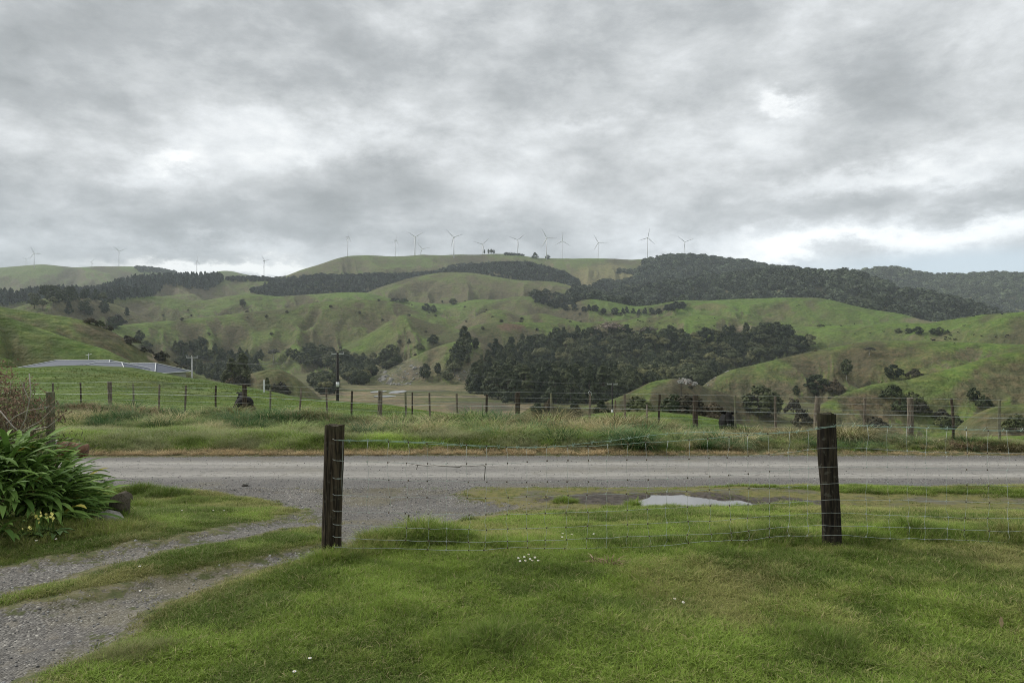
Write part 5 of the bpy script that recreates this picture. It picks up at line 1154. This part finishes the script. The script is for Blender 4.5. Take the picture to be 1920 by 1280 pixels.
def tint_of(x, y, bias=0, dryb=0, seed=0):
    a = fbm(x*1.1, y*1.1, 140+seed, 4); b_ = fbm(x*3.7, y*3.7, 150+seed, 3); d = fbm(x*.8+9, y*.8, 160+seed, 4); r = R_.rand(len(x))
    g = (a-.5)*2.6+(b_-.5)*1.7+(r-.5)*.6+bias
    c = np.array([.145, .208, .036])[None]*(1-sstep(g, -.45, .45))[:, None]*.62+np.array([.240, .335, .060])[None]*sstep(g, -.45, .45)[:, None]+np.array([.085,.135,.034])[None]*(1-sstep(g,-.45,.45))[:,None]*.38
    dd = sstep(d+dryb+(r-.5)*.30+(b_-.5)*.35, .56, .74)[:, None]*.65
    return c*(1-dd)+np.array([.36, .32, .14])*dd
# lawn
x, y = wedge(98000, 2.2, 7.2, 2.2); x2, y2 = wedge(68000, 7.2, 13, 2.4); x = np.r_[x, x2]; y = np.r_[y, y2]
g, rd, mo, mu = masks(x, y); pdd = sdf(M_PUD, x, y); r = R_.rand(len(x))
edge_ = fbm(x*2.5, y*2.5, 171, 3)-.5
k = (g < -.04+edge_*.12-r*.12) & (mo+edge_*.5 < .05+r*.12) & (mu < .05) & (pdd < -.05) & (rd < -.1)
isl = sdf(M_ISL, x, y)
x, y, g, mo = x[k], y[k], g[k], mo[k]
tin = tint_of(x, y, .05, np.where(g > -.30, .14, 0)+np.where((g > -.8) & (x < -1.2) & (y < 5.4), .05, 0))
sc_ = (.75+.7*fbm(x*1.3, y*1.3, 181, 3)+.35*R_.rand(len(x)))*(1-.55*sstep(g, -.35, -.03))*(1+.25*sstep(y, 7, 10))
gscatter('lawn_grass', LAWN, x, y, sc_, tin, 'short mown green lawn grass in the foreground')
# strip and moss between and beside the tracks: sparse low tufts, also on the mossy verge
x, y = wedge(30000, 3.2, 13.2, .5); g, rd, mo, mu = masks(x, y); r = R_.rand(len(x)); q = fbm(x*1.7, y*1.7, 191, 3)
k = (((g > -.35) & (g < .08) & (r < .45)) | ((mo > -.2) & (g < .08) & (r < .42) & (q > .42)) | ((g > .1) & (q > .63) & (r < .12))) & (rd < -.05) & (sdf(M_PUD, x, y) < -.02)
x, y = x[k], y[k]; tin = tint_of(x, y, .1, .10, 3)*np.array([1.05, 1., 1.1]); gscatter('verge_grass', LAWN, x, y, .4+.5*R_.rand(len(x)), tin, 'sparse yellowing grass and moss along the gravel edges')
# taller tufts
TU = [(690,1022,.30,260,.9),(735,1018,.26,240,.95),(790,1012,.24,330,1.25),(840,1016,.18,200,1.1),(930,1026,.22,140,.8),(1000,1024,.25,110,.7),(1150,1024,.30,140,.7),(1260,1022,.25,120,.7),(1385,1014,.28,220,.9),(1460,1012,.28,240,.95),(1530,1018,.22,160,.8),(1620,1012,.25,170,.8),(1710,1000,.25,200,1.0),(1800,1008,.28,150,.8),(1905,1012,.25,220,1.1),
      (925,1210,.26,300,.75),(860,1222,.15,90,.6),(1555,1208,.25,230,.6),(620,1052,.14,120,.8),(580,1052,.2,80,.6),(250,1225,.16,60,.5),(225,1235,.16,60,.5),(290,1215,.16,40,.45),(1195,948,.12,90,1.0),(1260,950,.2,110,.7),(1340,951,.2,110,.8),(1380,948,.15,70,.8),(860,975,.16,90,.7),(820,985,.12,50,.6),(1060,940,.14,60,.7),
      (200,905,.12,160,2.3),(265,925,.20,200,1.3),(310,930,.25,200,1.1),(270,955,.2,200,1.2),(360,945,.3,200,.8),(200,985,.25,200,1.1),(40,1010,.3,260,1.1),(110,1004,.3,220,1.0),(160,1000,.25,200,1.0),(-20,1030,.3,200,.9),(230,996,.25,160,.8),(420,960,.2,70,.6)]
X_, Y_, S_, T_ = [], [], [], []
for u, v, rad, n, s in TU:
    cx, cy = ground_pt(u, v); a = R_.rand(n)*6.283; q = rad*1.5*R_.rand(n)**.75; xx = cx+q*np.cos(a); yy = cy+q*np.sin(a)*.9
    X_.append(xx); Y_.append(yy); S_.append(s*(1.15-.55*q/(rad*1.5))*(.6+.5*R_.rand(n))); tt = tint_of(xx, yy, -.25, -.06, 5)
    if (u, v) in ((250,1225),(225,1235),(290,1215)): tt = tt*.3+np.array([.25,.24,.12])*.7
    T_.append(tt)
x = np.concatenate(X_); y = np.concatenate(Y_); s = np.concatenate(S_); tt = np.concatenate(T_); g, rd, mo, mu = masks(x, y); k = (g < -.10) & (sdf(M_PUD, x, y) < 0); gscatter('long_grass', TALL, x[k], y[k], s[k], tt[k], 'longer uncut grass tufts along the fence and by the drive')
# bank across the road
n = 26000; y = 17.2+9.5*R_.rand(n)**1.15; x = (R_.rand(n)*2-1)*(.74*y+1.5); fy = 22.6-.36*x
k = (y < fy+1.3) & (y > road_far(x)+.12); x, y, fy = x[k], y[k], fy[k]; r = R_.rand(len(x))
ed = y-road_far(x); hum = fbm(x*.45, y*.45, 201, 3)
s = (.34+.50*sstep(ed, .1, 1.6)*(.40+1.1*hum)+.25*r)*(1-.42*sstep(x, 1, 7))*(1-.35*sstep(y-fy, .2, 1.2)); s = np.stack([s*1.1, s*1.1, s], 1)
tin = tint_of(x*.6, y*.6, -.05, -.04, 7)*np.array([1.05, 1.05, 1.15])*(.55+.9*sstep(fbm(x*.9, y*1.4, 207, 3), .3, .7))[:, None]; pale_ = (fbm(x*.9+3, y*1.1, 205, 3)+(r-.5)*.3 > .54)[:, None]; tin = np.where(pale_, tin*.35+np.array([.42, .42, .25])*.6, tin)
straw = (ed < .42+.35*fbm(x*1.2, y*0+2, 9, 2)+(r-.5)*.3)[:, None]; tin = np.where(straw, np.array([.64, .50, .30])*(.7+.5*R_.rand(len(x), 1)), tin)
s = np.where(straw, s*np.array([1., 1., .62]), s)
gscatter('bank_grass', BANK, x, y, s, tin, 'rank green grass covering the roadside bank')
n = 950; u_ = 60+1980*R_.rand(n); P_ = np.array([tuple(rf(a, 780, .1+3.6*q**1.3)) for a, q in zip(u_, R_.rand(n))]); x, y = P_[:, 0], P_[:, 1]; k = y > road_far(x)+.7; x, y = x[k], y[k]; r = R_.rand(len(x))
CL = [clump('bank_tuft', 300, .34, .26, .74, .017, 1.4, 820+i, 4) for i in range(4)]
tin = np.where((r < .35)[:, None], np.array([.065, .14, .045]), np.where((r < .6)[:, None], np.array([.30, .38, .14]), np.where((r < .80)[:, None], np.array([.15, .25, .12]), np.array([.55, .48, .28]))))*(.8+.4*R_.rand(len(x), 1))
gscatter('bank_tufts', CL, x, y, (.42+.75*R_.rand(len(x))**2)*(1-.40*sstep(x, 1, 7)), tin, 'rank hummocky tufts of mixed green and pale grass on the roadside bank')
# dead brown clumps lying over the bank top, each a thing
dmm, t = newmat('dead_grass'); vr = t.node('ShaderNodeAttribute', attribute_name='vary').outputs['Fac']; up_ = t.node('ShaderNodeAttribute', attribute_name='up').outputs['Fac']
c = t.mix(t.ss(vr, .1, .6), (.085, .055, .032), (.22, .165, .09)); c = t.mix(t.ss(vr, .7, .95), c, (.36, .30, .17)); finish(t, c, .8, .2, transl=.2)
MORE = [(120,775),(215,780),(330,785),(480,775),(530,785),(700,800),(790,800),(905,800),(1300,800),(1340,802),(1440,800),(1660,806),(1730,806),(1820,806),(1890,808)]
TUSS = [(148, 757, .95, .42, 'brown'), (190, 755, .7, .38, 'brown'), (255, 762, 1.3, .50, 'brown'), (290, 770, 1.0, .45, 'brown'), (430, 778, 1.1, .52, 'mixed'), (395, 790, .8, .40, 'mixed'), (580, 772, .8, .42, 'mixed'), (612, 765, .5, .45, 'straw'), (735, 795, .6, .35, 'brown'), (850, 790, .9, .45, 'mixed'), (1035, 778, .9, .75, 'mixed'), (1060, 800, .8, .45, 'brown'), (1165, 775, .75, .62, 'straw'), (1110, 795, .8, .4, 'straw'), (1230, 785, .8, .42, 'straw'), (1400, 795, .8, .35, 'straw'), (1590, 800, 1.0, .5, 'straw'), (955, 795, .6, .4, 'mixed'), (1490, 798, .6, .35, 'straw'), (680, 795, .7, .35, 'mixed')]
WHERE = ['left end of the bank, by the first fence battens', 'left of the first stout fence post', 'widest, sprawling right of the first stout fence post', 'under the bent-capped batten', 'in front of the lying cow', 'pale, low on the bank left of the lying cow', 'left of the left netting post, up by the battens', 'small upright, above the left netting post', 'just right of the left netting post', 'hummock below the battens left of the dark split post', 'tallest, right of the dark split post', 'dark hollow one right below the tallest tussock', 'pale, around a lichened batten in mid bank', 'pale, under the hooked batten', 'pale, left of the square brown post', 'pale, right of the calf', 'just right of the mossy netting post', 'low, at the foot of the dark split post', 'low, left of the mossy netting post', 'low, under the third stout post']
tcol = dict(brown=dmm)
tm_ = {}
for kd, c0, c1, c2 in (('brown', (.13, .085, .055), (.36, .25, .16), (.55, .43, .29)), ('mixed', (.10, .095, .045), (.26, .23, .11), (.48, .42, .24)), ('straw', (.15, .15, .06), (.38, .35, .18), (.60, .54, .34))):
    m, t = newmat('dead_grass_'+kd); vr = t.node('ShaderNodeAttribute', attribute_name='vary').outputs['Fac']
    c = t.mix(t.ss(vr, .1, .6), c0, c1); c = t.mix(t.ss(vr, .75, .95), c, c2); finish(t, c, .8, .2, transl=.2); tm_[kd] = m
for i, ((u, v, wd, h, kd), wh) in enumerate(zip(TUSS, WHERE)):
    p = rf(u, v, .75); zg = float(land(np.array([p.x]), np.array([p.y]))[0])
    me = clump('tussock', 1300, wd*.55, h*.55, h*1.7, .02, 1.5, 700+i, 4, tm_[kd])
    me.transform(Matrix.Diagonal((1, .7, 1, 1)))
    tag(ob('grass_tussock', me, None, loc=(p.x, p.y, zg-.03)), ('dead brown' if kd == 'brown' else 'straw-coloured' if kd == 'straw' else 'half-dead olive')+' grass tussock '+wh, 'tussock', 'grass tussocks along the bank top')
MW = ['low, behind the gate post', 'brown and flattened, below the stout post at the left', 'low on the bank below the battens left of the lying cow', 'right of the lying cow', 'below the white marker peg', 'between the first netting post and the dark hummock', 'low on the bank above the hanging twig', 'small, left of the dark split post', 'below the square brown post', 'just left of the calf', 'left of the bowed netting post, low', 'right of the bowed netting post', 'beneath the third stout post, spreading', 'second from the right edge on the bank', 'right-most, at the edge of the picture']
for i, ((u, v), wh) in enumerate(zip(MORE, MW)):
    p = rf(u, v, (1.0+.5*(i % 2)) if u < 1200 else .45); zg = float(land(np.array([p.x]), np.array([p.y]))[0]); kd = ('straw', 'brown', 'mixed')[i % 3]; h = .28 if u > 1300 else .36
    me = clump('tussock', 900, .42, h*.5, h*1.5, .018, 1.5, 900+i, 4, tm_[kd]); me.transform(Matrix.Diagonal((1, .7, 1, 1)))
    tag(ob('grass_tussock', me, None, loc=(p.x, p.y, zg-.03)), ('dead brown' if kd == 'brown' else 'straw-coloured' if kd == 'straw' else 'half-dead olive')+' grass tussock '+wh, 'tussock', 'grass tussocks along the bank top')
# paddock behind the fence
n = 26000; rr_ = 22+34*R_.rand(n)**1.0; th_ = (R_.rand(n)*2-1)*math.radians(36); x = rr_*np.sin(th_); y = rr_*np.cos(th_); k = (y > 22.6-.36*x+1.0); x, y = x[k], y[k]
tin = tint_of(x*.25, y*.25, .15, -.08, 11)*np.array([.95, 1., 1.]); gscatter('paddock_grass', TALL, x, y, (.55+.5*R_.rand(len(x)))*np.clip(np.hypot(x, y)/30, .9, 2.0)*.42, tin, 'grazed green grass of the paddock behind the fence', land(x, y))

# ------------------------------------------------ strap-leaved bush on the left
lm, t = newmat('strap_leaf'); oi = t.node('ShaderNodeObjectInfo').outputs['Random']; up_ = t.node('ShaderNodeAttribute', attribute_name='up').outputs['Fac']; vr = t.node('ShaderNodeAttribute', attribute_name='vary').outputs['Fac']
rr0 = t.m('FRACT', t.m('ADD', oi, vr))
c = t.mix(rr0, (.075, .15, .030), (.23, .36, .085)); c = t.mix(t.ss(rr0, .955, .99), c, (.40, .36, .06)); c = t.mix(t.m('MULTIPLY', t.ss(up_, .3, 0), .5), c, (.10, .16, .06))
finish(t, c, .68, .14, transl=.22)
def strap(seed):
    r = random.Random(seed); L = r.uniform(.42, .62); w = r.uniform(.030, .042); V = []; UP = []; n = 8; ar = r.uniform(1.1, 1.9); th0 = r.uniform(.35, .8); x_ = z_ = 0; tw = r.uniform(-.3, .3)
    for i in range(n+1):
        t_ = i/n; wid = w*.5*(.55+.55*math.sin(min(1, t_*1.9)*math.pi/2))*(1-max(0, (t_-.72)/.28)**2*.95); a = th0+ar*t_**1.3
        for k in (-1, 0, 1): V.append((x_+.0, k*wid, z_+abs(k)*wid*.35+k*tw*wid)); UP.append(t_)
        x_ += math.sin(a)*L/n; z_ += math.cos(a)*L/n
    Fs = [[i*3+k, i*3+k+1, i*3+k+4, i*3+k+3] for i in range(n) for k in (0, 1)]; return V, Fs, UP
STR = []
for s_ in range(8):
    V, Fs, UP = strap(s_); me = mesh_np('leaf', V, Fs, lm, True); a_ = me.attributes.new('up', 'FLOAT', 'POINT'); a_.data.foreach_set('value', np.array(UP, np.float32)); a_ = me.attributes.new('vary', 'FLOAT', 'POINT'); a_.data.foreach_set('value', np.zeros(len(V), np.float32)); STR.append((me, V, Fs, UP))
bc = Vector((-4.72, 6.75, 0)); bz = float(final_near(np.array([bc.x]), np.array([bc.y]))[0])
bush = empty('strap_leaf_bush', (bc.x, bc.y, bz), 0, 'large clump of glossy green strap leaves at the left edge', 'bush')
fans = []
while len(fans) < 150:
    a = rnd.random()*6.283; q = rnd.random()**.55; xx = (.64 if math.cos(a) > 0 else 1.3)*q*math.cos(a); yy = .80*q*math.sin(a); zt = (.46*(1-q**3.2)+.03)*(1-1.05*max(0, xx-.02))
    fans.append((xx, yy, zt, a, q))
stuffV, stuffF, stuffU, stuffR = [], [], [], []; cand = []
for fx, fy_, fz, fa, fq in fans:
    for j in range(13):
        si = rnd.randrange(8); az = rnd.random()*6.283 if fq < .35 else fa+rnd.gauss(0, 1.0); tl = rnd.uniform(-.45, .15)+.55*fq
        M = Matrix.Translation((fx+rnd.gauss(0, .03), fy_+rnd.gauss(0, .03), fz)) @ Matrix.Rotation(az, 4, 'Z') @ Matrix.Rotation(tl, 4, 'Y') @ Matrix.Scale(rnd.uniform(.75, 1.1), 4)
        vis_ = (M @ Vector((.3, 0, .3))); score = -vis_.y+vis_.z*1.2-abs(vis_.x-.35)*.3+rnd.uniform(-.3, .3); cand.append((score, si, M))
cand.sort(key=lambda q: -q[0])
for k, (sc0, si, M) in enumerate(cand):
    if k < 295:
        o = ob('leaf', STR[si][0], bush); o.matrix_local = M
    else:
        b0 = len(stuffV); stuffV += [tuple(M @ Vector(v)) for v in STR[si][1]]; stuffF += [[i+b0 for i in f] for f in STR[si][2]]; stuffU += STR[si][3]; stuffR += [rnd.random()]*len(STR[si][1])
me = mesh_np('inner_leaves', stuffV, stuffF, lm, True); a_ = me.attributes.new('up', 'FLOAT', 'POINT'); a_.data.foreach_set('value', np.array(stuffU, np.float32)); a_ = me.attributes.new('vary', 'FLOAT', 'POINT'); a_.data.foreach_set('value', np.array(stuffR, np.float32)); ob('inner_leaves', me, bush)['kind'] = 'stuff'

# ------------------------------------------------ brown shrub behind it
stm = plain('shrub_stem', (.20, .165, .12), .9, .1, .3, 12); palem = plain('bleached_twig', (.36, .33, .28), .9, .1, .2, 12)
flm, t = newmat('withered_leaf'); vr = t.node('ShaderNodeAttribute', attribute_name='vary').outputs['Fac']; c = t.mix(vr, (.13, .08, .055), (.40, .28, .20)); finish(t, c, .85, .1, transl=.2)
sgm, t = newmat('olive_sprig'); vr = t.node('ShaderNodeAttribute', attribute_name='vary').outputs['Fac']; c = t.mix(vr, (.07, .07, .04), (.24, .215, .13)); finish(t, c, .85, .1, transl=.2)
sh0 = Vector((-6.82, 9.3, 0)); shz = float(final_near(np.array([sh0.x]), np.array([sh0.y]))[0])
sh = empty('withered_shrub', (sh0.x, sh0.y, shz), 0, 'tall withered brown shrub with bleached twigs behind the strap-leaf bush', 'shrub')
def leafcloud(name, pts, size, mat, parent, el=1.6):
    V = []; Fs = []; VA = []
    for i, (p, r_) in enumerate(pts):
        d = Vector((rnd.gauss(0, 1), rnd.gauss(0, 1), rnd.gauss(0, 1))).normalized(); a = d.orthogonal().normalized(); a.rotate(Matrix.Rotation(rnd.random()*6, 3, d)); b_ = d.cross(a); s = size*rnd.uniform(.6, 1.4); c0 = Vector(p)
        b0 = len(V); V += [tuple(c0-a*s*el), tuple(c0+b_*s*.6), tuple(c0+a*s*el), tuple(c0-b_*s*.6)]; Fs.append([b0, b0+1, b0+2, b0+3]); VA += [rnd.random()]*4
    me = mesh_np(name, V, Fs, mat); a_ = me.attributes.new('vary', 'FLOAT', 'POINT'); a_.data.foreach_set('value', np.array(VA, np.float32)); o = ob(name, me, parent); o['kind'] = 'stuff'; return o
tips = []; allp = []
for i in range(130):
    a = rnd.random()*6.283; q = rnd.random()**.6; bx_, by_ = .25*q*math.cos(a), .3*q*math.sin(a); H = 2.35*(1-.30*q)*rnd.uniform(.65, 1.0); ox = .95*q*math.cos(a); oy = .7*q*math.sin(a)
    if ox > .05: H *= 1-.48*(ox-.05)
    P = [Vector((bx_+ox*(t_/6)**.8+rnd.gauss(0, .02), by_+oy*(t_/6)**.8+rnd.gauss(0, .02), H*t_/6)) for t_ in range(7)]
    b = MB(); b.tube(P, [.008, .007, .006, .005, .004, .003, .002], 4); tips.append(P[-1]); allp += P[2:]
    for k in (3, 4, 5):
        d = Vector((rnd.gauss(0, .13), rnd.gauss(0, .13), rnd.uniform(.1, .28))); b.tube([P[k], P[k]+d], [.003, .0012], 3); allp.append(P[k]+d); tips.append(P[k]+d)
    if i < 60: b.build('stem', palem if rnd.random() < .18 else stm, sh, True)
    else: b.build('stem', stm, sh, True)
pts = []
for p in tips:
    if p.z > 1.05:
        for k in range(15): pts.append((p+Vector((rnd.gauss(0, .05), rnd.gauss(0, .05), rnd.gauss(0, .06)-.02)), 0))
leafcloud('withered_leaves', pts, .014, flm, sh)
pts = [(rnd.choice(allp)+Vector((rnd.gauss(0, .08), rnd.gauss(0, .08), rnd.gauss(0, .09))), 0) for _ in range(8000)]
leafcloud('olive_sprigs', [q for q in pts if q[0].z < 1.5], .012, sgm, sh, 3.2)
pts = [(Vector((.85+rnd.gauss(0, .22), -.2+rnd.gauss(0, .2), .42+rnd.gauss(0, .16))), 0) for _ in range(2600)]; leafcloud('dead_fern', pts, .016, flm, sh, 2.6)
def P_at(u, v, Y_): return Vector(((u-960)/F*Y_, Y_, EYE+(HV-v)/F*Y_))
for k, L in enumerate([[(10,832),(40,808),(75,790),(95,770),(112,748)], [(12,795),(30,780),(50,770),(92,762)], [(30,822),(48,785),(55,750),(38,712)], [(0,770),(25,800),(45,815),(60,845)], [(60,806),(90,800),(108,786)], [(55,700),(58,735),(54,760)]]):
    b = MB(); b.tube([P_at(a, c_, 8.35-.03*i)-sh.location for i, (a, c_) in enumerate(L)], [.007, .006, .0045, .003, .002][:len(L)], 5); b.build('bleached_twig', palem, sh, True)

# ------------------------------------------------ gate post, rusty drum, log, stick
gp = ground_pt(98, 890); gx_, gy_ = (97-960)/F*10.3, 10.3; gz_ = float(final_near(np.array([gx_]), np.array([gy_]))[0]); Hh = EYE+(HV-733)/F*10.3-gz_
gpo = ob('gate_post', post_mesh('gate_post', Hh, .062, WOODL, lambda t: (-.02*t, 0, 1-.12*t), 55, 20, 20, .5), None, loc=(gx_, gy_, gz_)); tag(gpo, 'greenish lichened post standing behind the strap-leaf bush', 'post')
b = MB(); b.tube([P_at(93, 760, 10.2), P_at(40, 800, 9.6), P_at(-60, 790, 9.4)], .0016, 4); tag(b.build('loose_wire', galw, None, True), 'loose wire running left from the lichened post into the withered shrub', 'wire')
rustm, t = newmat('rusted_steel'); co = t.node('ShaderNodeTexCoord').outputs['Object']; n = t.noise(co, 9, 6, .65); n2_ = t.noise(co, 45, 4, .6)
c = t.mix(t.ss(n, .35, .65), (.135, .066, .042), (.24, .135, .085)); c = t.mix(t.m('MULTIPLY', t.ss(n2_, .55, .7), .5), c, (.07, .035, .025)); finish(t, c, .85, .25, n2_, .4, .004)
dY = 11.2; dc = P_at(135, 843, dY); dr = empty('rusty_drum', dc, 0, 'rusty brown steel drum with white rim lying behind the lichened post', 'drum')
b = MB(); ax = Vector((.20, .06, -.03)); n_ = 22
b.tube([-ax*1.0, -ax*.96, -ax*.25, -ax*.22, -ax*.19, ax*.35, ax*.38, ax*.41, ax*.95, ax*1.0], [.118, .115, .115, .120, .115, .113, .118, .113, .110, .100], n_); b.build('body', rustm, dr, True)
b = MB(); b.tube([-ax*1.10, -ax*.97], [.122, .124], n_); b.build('rim', plain('flaky_white_paint', (.55, .54, .5), .8, .2, .15, 20), dr, True)
b = MB(); b.tube([-ax*.3+Vector((0, 0, -.10)), Vector((-.06, 0, -.80))], [.03, .035], 8); b.build('stand', WOODB, dr, True)
b = MB(); b.tube([P_at(150, 826, 9.4), P_at(146, 840, 9.4), P_at(139, 856, 9.4), P_at(134, 880, 9.3)], [.0025, .003, .0035, .004], 4); tag(b.build('dry_stalk', palem, None, True), 'pale dry stalk in front of the rusty drum', 'stalk')
b = MB(); b.tube([P_at(186, 832, 9.1), P_at(160, 847, 9.0), P_at(140, 855, 8.9), P_at(110, 868, 8.6)], [.003, .004, .005, .006], 5); tag(b.build('bare_branch', WOODB, None, True), 'thin dark bare branch leaning out of the bush past the drum', 'branch')
logm = timber('grey_stump_wood', (.06, .05, .036), (.19, .165, .125), lich=.3)
def lump(u, v, w, h, seed, mat, label, name, cat, rotz=0, dep=1.0, lift=.35, rx=0):
    cx, cy = ground_pt(u, v); z = float(final_near(np.array([cx]), np.array([cy]))[0]); me = rockmesh(name, seed, mat, 1.0); me.polygons.foreach_set('use_smooth', np.zeros(len(me.polygons), bool))
    o = ob(name, me, None, loc=(cx, cy+.05, z+h*lift), rot=(rx, 0, rotz), scale=(w/2, w/2*dep, h/2)); tag(o, label, cat); return o
lump(222, 982, .22, .38, 91, logm, 'upright weathered grey stump beside the strap-leaf bush', 'tree_stump', 'stump', .3, .8, .4, .25)
lump(196, 990, .30, .20, 92, rm, 'brownish stone at the foot of the grey stump', 'stone', 'stone', .5, .8)
lump(232, 945, .20, .22, 93, logm, 'broken grey log end above the stump', 'log', 'log', .9, .9)
lump(458, 912, .17, .09, 94, rm, 'single pale stone lying on the gravel apron', 'stone', 'stone', .2, .7)
b = MB(); q0 = Vector((*ground_pt(268, 990), 0)); q0.z = float(final_near(np.array([q0.x]), np.array([q0.y]))[0])+.01; b.tube([P_at(192, 961, 7.0), P_at(225, 973, 6.9), q0], [.009, .008, .006], 6); tag(b.build('stick', stm, None, True), 'long brown stick propped against the grey stump', 'stick')
# dead leaf stuck upright in the lawn
cx, cy = ground_pt(1878, 1185); b = MB(); b.add([(0, 0, -.01), (.014, .002, .02), (.010, .006, .05), (-.004, .004, .062), (-.016, .0, .035), (-.010, -.003, .01)], [(0, 1, 2, 5), (5, 2, 3, 4)]); o = b.build('dead_leaf', plain('tan_leaf', (.42, .32, .18), .7, .3, .2, 40), None, loc=(cx, cy, float(final_near(np.array([cx]), np.array([cy]))[0])+.03)); tag(o, 'curled tan dead leaf standing in the lawn at the right', 'leaf')
me = clump('dug_up_roots', 60, .08, .02, .07, .006, 1.5, 801, 3, tm_['brown']); cx, cy = ground_pt(1140, 1060); tag(ob('dead_turf', me, None, loc=(cx, cy, float(final_near(np.array([cx]), np.array([cy]))[0])+.02), scale=(1.7, 1, 1.2)), 'brown clod of dead turf on the lawn right of the daisies', 'turf')

# ------------------------------------------------ daisies and primrose
petm = plain('daisy_petal', (.80, .80, .78), .6, .3, .04); eyeo = plain('daisy_eye', (.70, .50, .05), .7, .2, .1); stem_ = plain('green_stem', (.08, .14, .03), .6, .3, .1)
def daisy_meshes():
    b = MB()
    for k in range(12):
        a = 6.283*k/12; c_, s_ = math.cos(a), math.sin(a)
        b.add([(c_*.003, s_*.003, .0), (c_*.008-s_*.003, s_*.008+c_*.003, .001), (c_*.0145, s_*.0145, -.001), (c_*.008+s_*.003, s_*.008-c_*.003, .001)], [(0, 1, 2, 3)])
    pe = b.mesh('petals', petm); b = MB(); b.tube([(0, 0, -.001), (0, 0, .002), (0, 0, .0035)], [.005, .0045, .002], 8); ce = b.mesh('flower_centre', eyeo, True)
    b = MB(); b.tube([(0, 0, 0), (.003, 0, -.03), (0, 0, -.06)], .0009, 4); return pe, ce, b.mesh('stem', stem_)
DM = daisy_meshes()
DS = [(972,1057),(983,1055),(991,1050),(994,1059),(1003,1056),(1009,1062),(985,1062),(975,1063),(998,1062),(1055,1009),(1072,1011),(1054,1016),(1265,1136),(1281,1143),(581,1252),(552,1278),(341,963),(400,963),(420,963),(263,1110),(262,1073),(105,1020),(68,1023),(1113,1010)]
for u, v in DS:
    cx, cy = ground_pt(u, v+4); z = float(final_near(np.array([cx]), np.array([cy]))[0])
    big = .72
    r = empty('daisy', (cx, cy, z+.062), rnd.random()*6, 'small white daisy open in the grass', 'daisy', 'daisies dotted in the grass'); r.rotation_euler = (rnd.uniform(.1, .55), rnd.uniform(-.2, .2), 0); r.scale = (big,)*3
    ob('petals', DM[0], r); ob('flower_centre', DM[1], r); ob('stem', DM[2], r)
pym = plain('primrose_yellow', (.78, .72, .22), .6, .3, .06); pgm = plain('primrose_leaf', (.07, .13, .03), .6, .3, .25, 30)
cx, cy = ground_pt(82, 1012); z = float(final_near(np.array([cx]), np.array([cy]))[0]); pr = empty('primrose', (cx, cy, z), 0, 'pale yellow primroses flowering in front of the strap-leaf bush', 'flower')
for k in range(26):
    a = rnd.random()*6.283; L = rnd.uniform(.10, .18); b = MB(); V = []
    for i in range(5):
        t_ = i/4; w_ = .028*math.sin(math.pi*min(.97, t_*.85+.12)); zz_ = .05+L*.9*t_-.12*t_*t_
        V += [(L*t_, -w_, zz_+.008), (L*t_, 0, zz_), (L*t_, w_, zz_+.008)]
    b.add(V, [[i*3+j, i*3+j+1, i*3+j+4, i*3+j+3] for i in range(4) for j in (0, 1)]); o = b.build('leaf', pgm, pr, True, loc=(rnd.gauss(0, .10), rnd.gauss(0, .05), 0), rot=(0, 0, a))
fm_ = MB()
for k in range(5):
    a = 6.283*k/5; c_, s_ = math.cos(a), math.sin(a); fm_.add([(0, 0, 0), (c_*.010-s_*.008, s_*.010+c_*.008, .003), (c_*.017, s_*.017, .002), (c_*.010+s_*.008, s_*.010-c_*.008, .003)], [(0, 1, 2, 3)])
fme = fm_.mesh('flower', pym)
for (u, v), n in (((72, 970), 9), ((98, 966), 10), ((56, 990), 4)):
    for k in range(n):
        p = P_at(u+rnd.gauss(0, 6), v+rnd.gauss(0, 4), cy-.10+rnd.uniform(-.04, .04)); o = ob('flower', fme, pr, loc=p-pr.location, rot=(1.1+rnd.uniform(-.4, .4), rnd.uniform(-.5, .5), rnd.random()*6), scale=.75); 
        s_ = MB(); s_.tube([p-pr.location, Vector(((p.x-cx)*.5, .02, 0.02))], .0015, 4); s_.build('stem', stem_, pr)

# ------------------------------------------------ loose stones on the gravel
slm, t = newmat('loose_stone'); ti = t.node('ShaderNodeAttribute', attribute_name='tint', attribute_type='INSTANCER').outputs['Vector']; finish(t, ti, .85, .2)
def pebble(seed):
    bm = bmesh.new(); bmesh.ops.create_icosphere(bm, subdivisions=1, radius=1); r = np.random.RandomState(seed)
    for v in bm.verts: v.co = Vector(v.co)*r.uniform(.7, 1.15); v.co.z *= .65
    me = bpy.data.meshes.new('stone'); bm.to_mesh(me); bm.free(); me.materials.append(slm); return me
PB = [pebble(i) for i in range(5)]
x, y = wedge(52000, 3.0, 17.8, .4); g, rd, mo, mu = masks(x, y); r = R_.rand(len(x)); shoulder = (y < 14.0) | (y > 16.9)
k = (g > -.12) & ((rd < 0) | shoulder | (r < .12)) & ((g > .03) | (r < .35)) & (sdf(M_PUD, x, y) < .05); x, y = x[k], y[k]; n = len(x)
s = (.0035+.009*R_.rand(n)**3)*(1+.45*sstep(y, 6, 13)); gr = .11+.34*R_.rand(n)**1.7; tin = gr[:, None]*np.array([1.0, .98, .94])
gscatter('gravel_stones', PB, x, y, s, tin, 'loose grey gravel chips on the drive and the road edges', tilt=.6, sink=-.002)
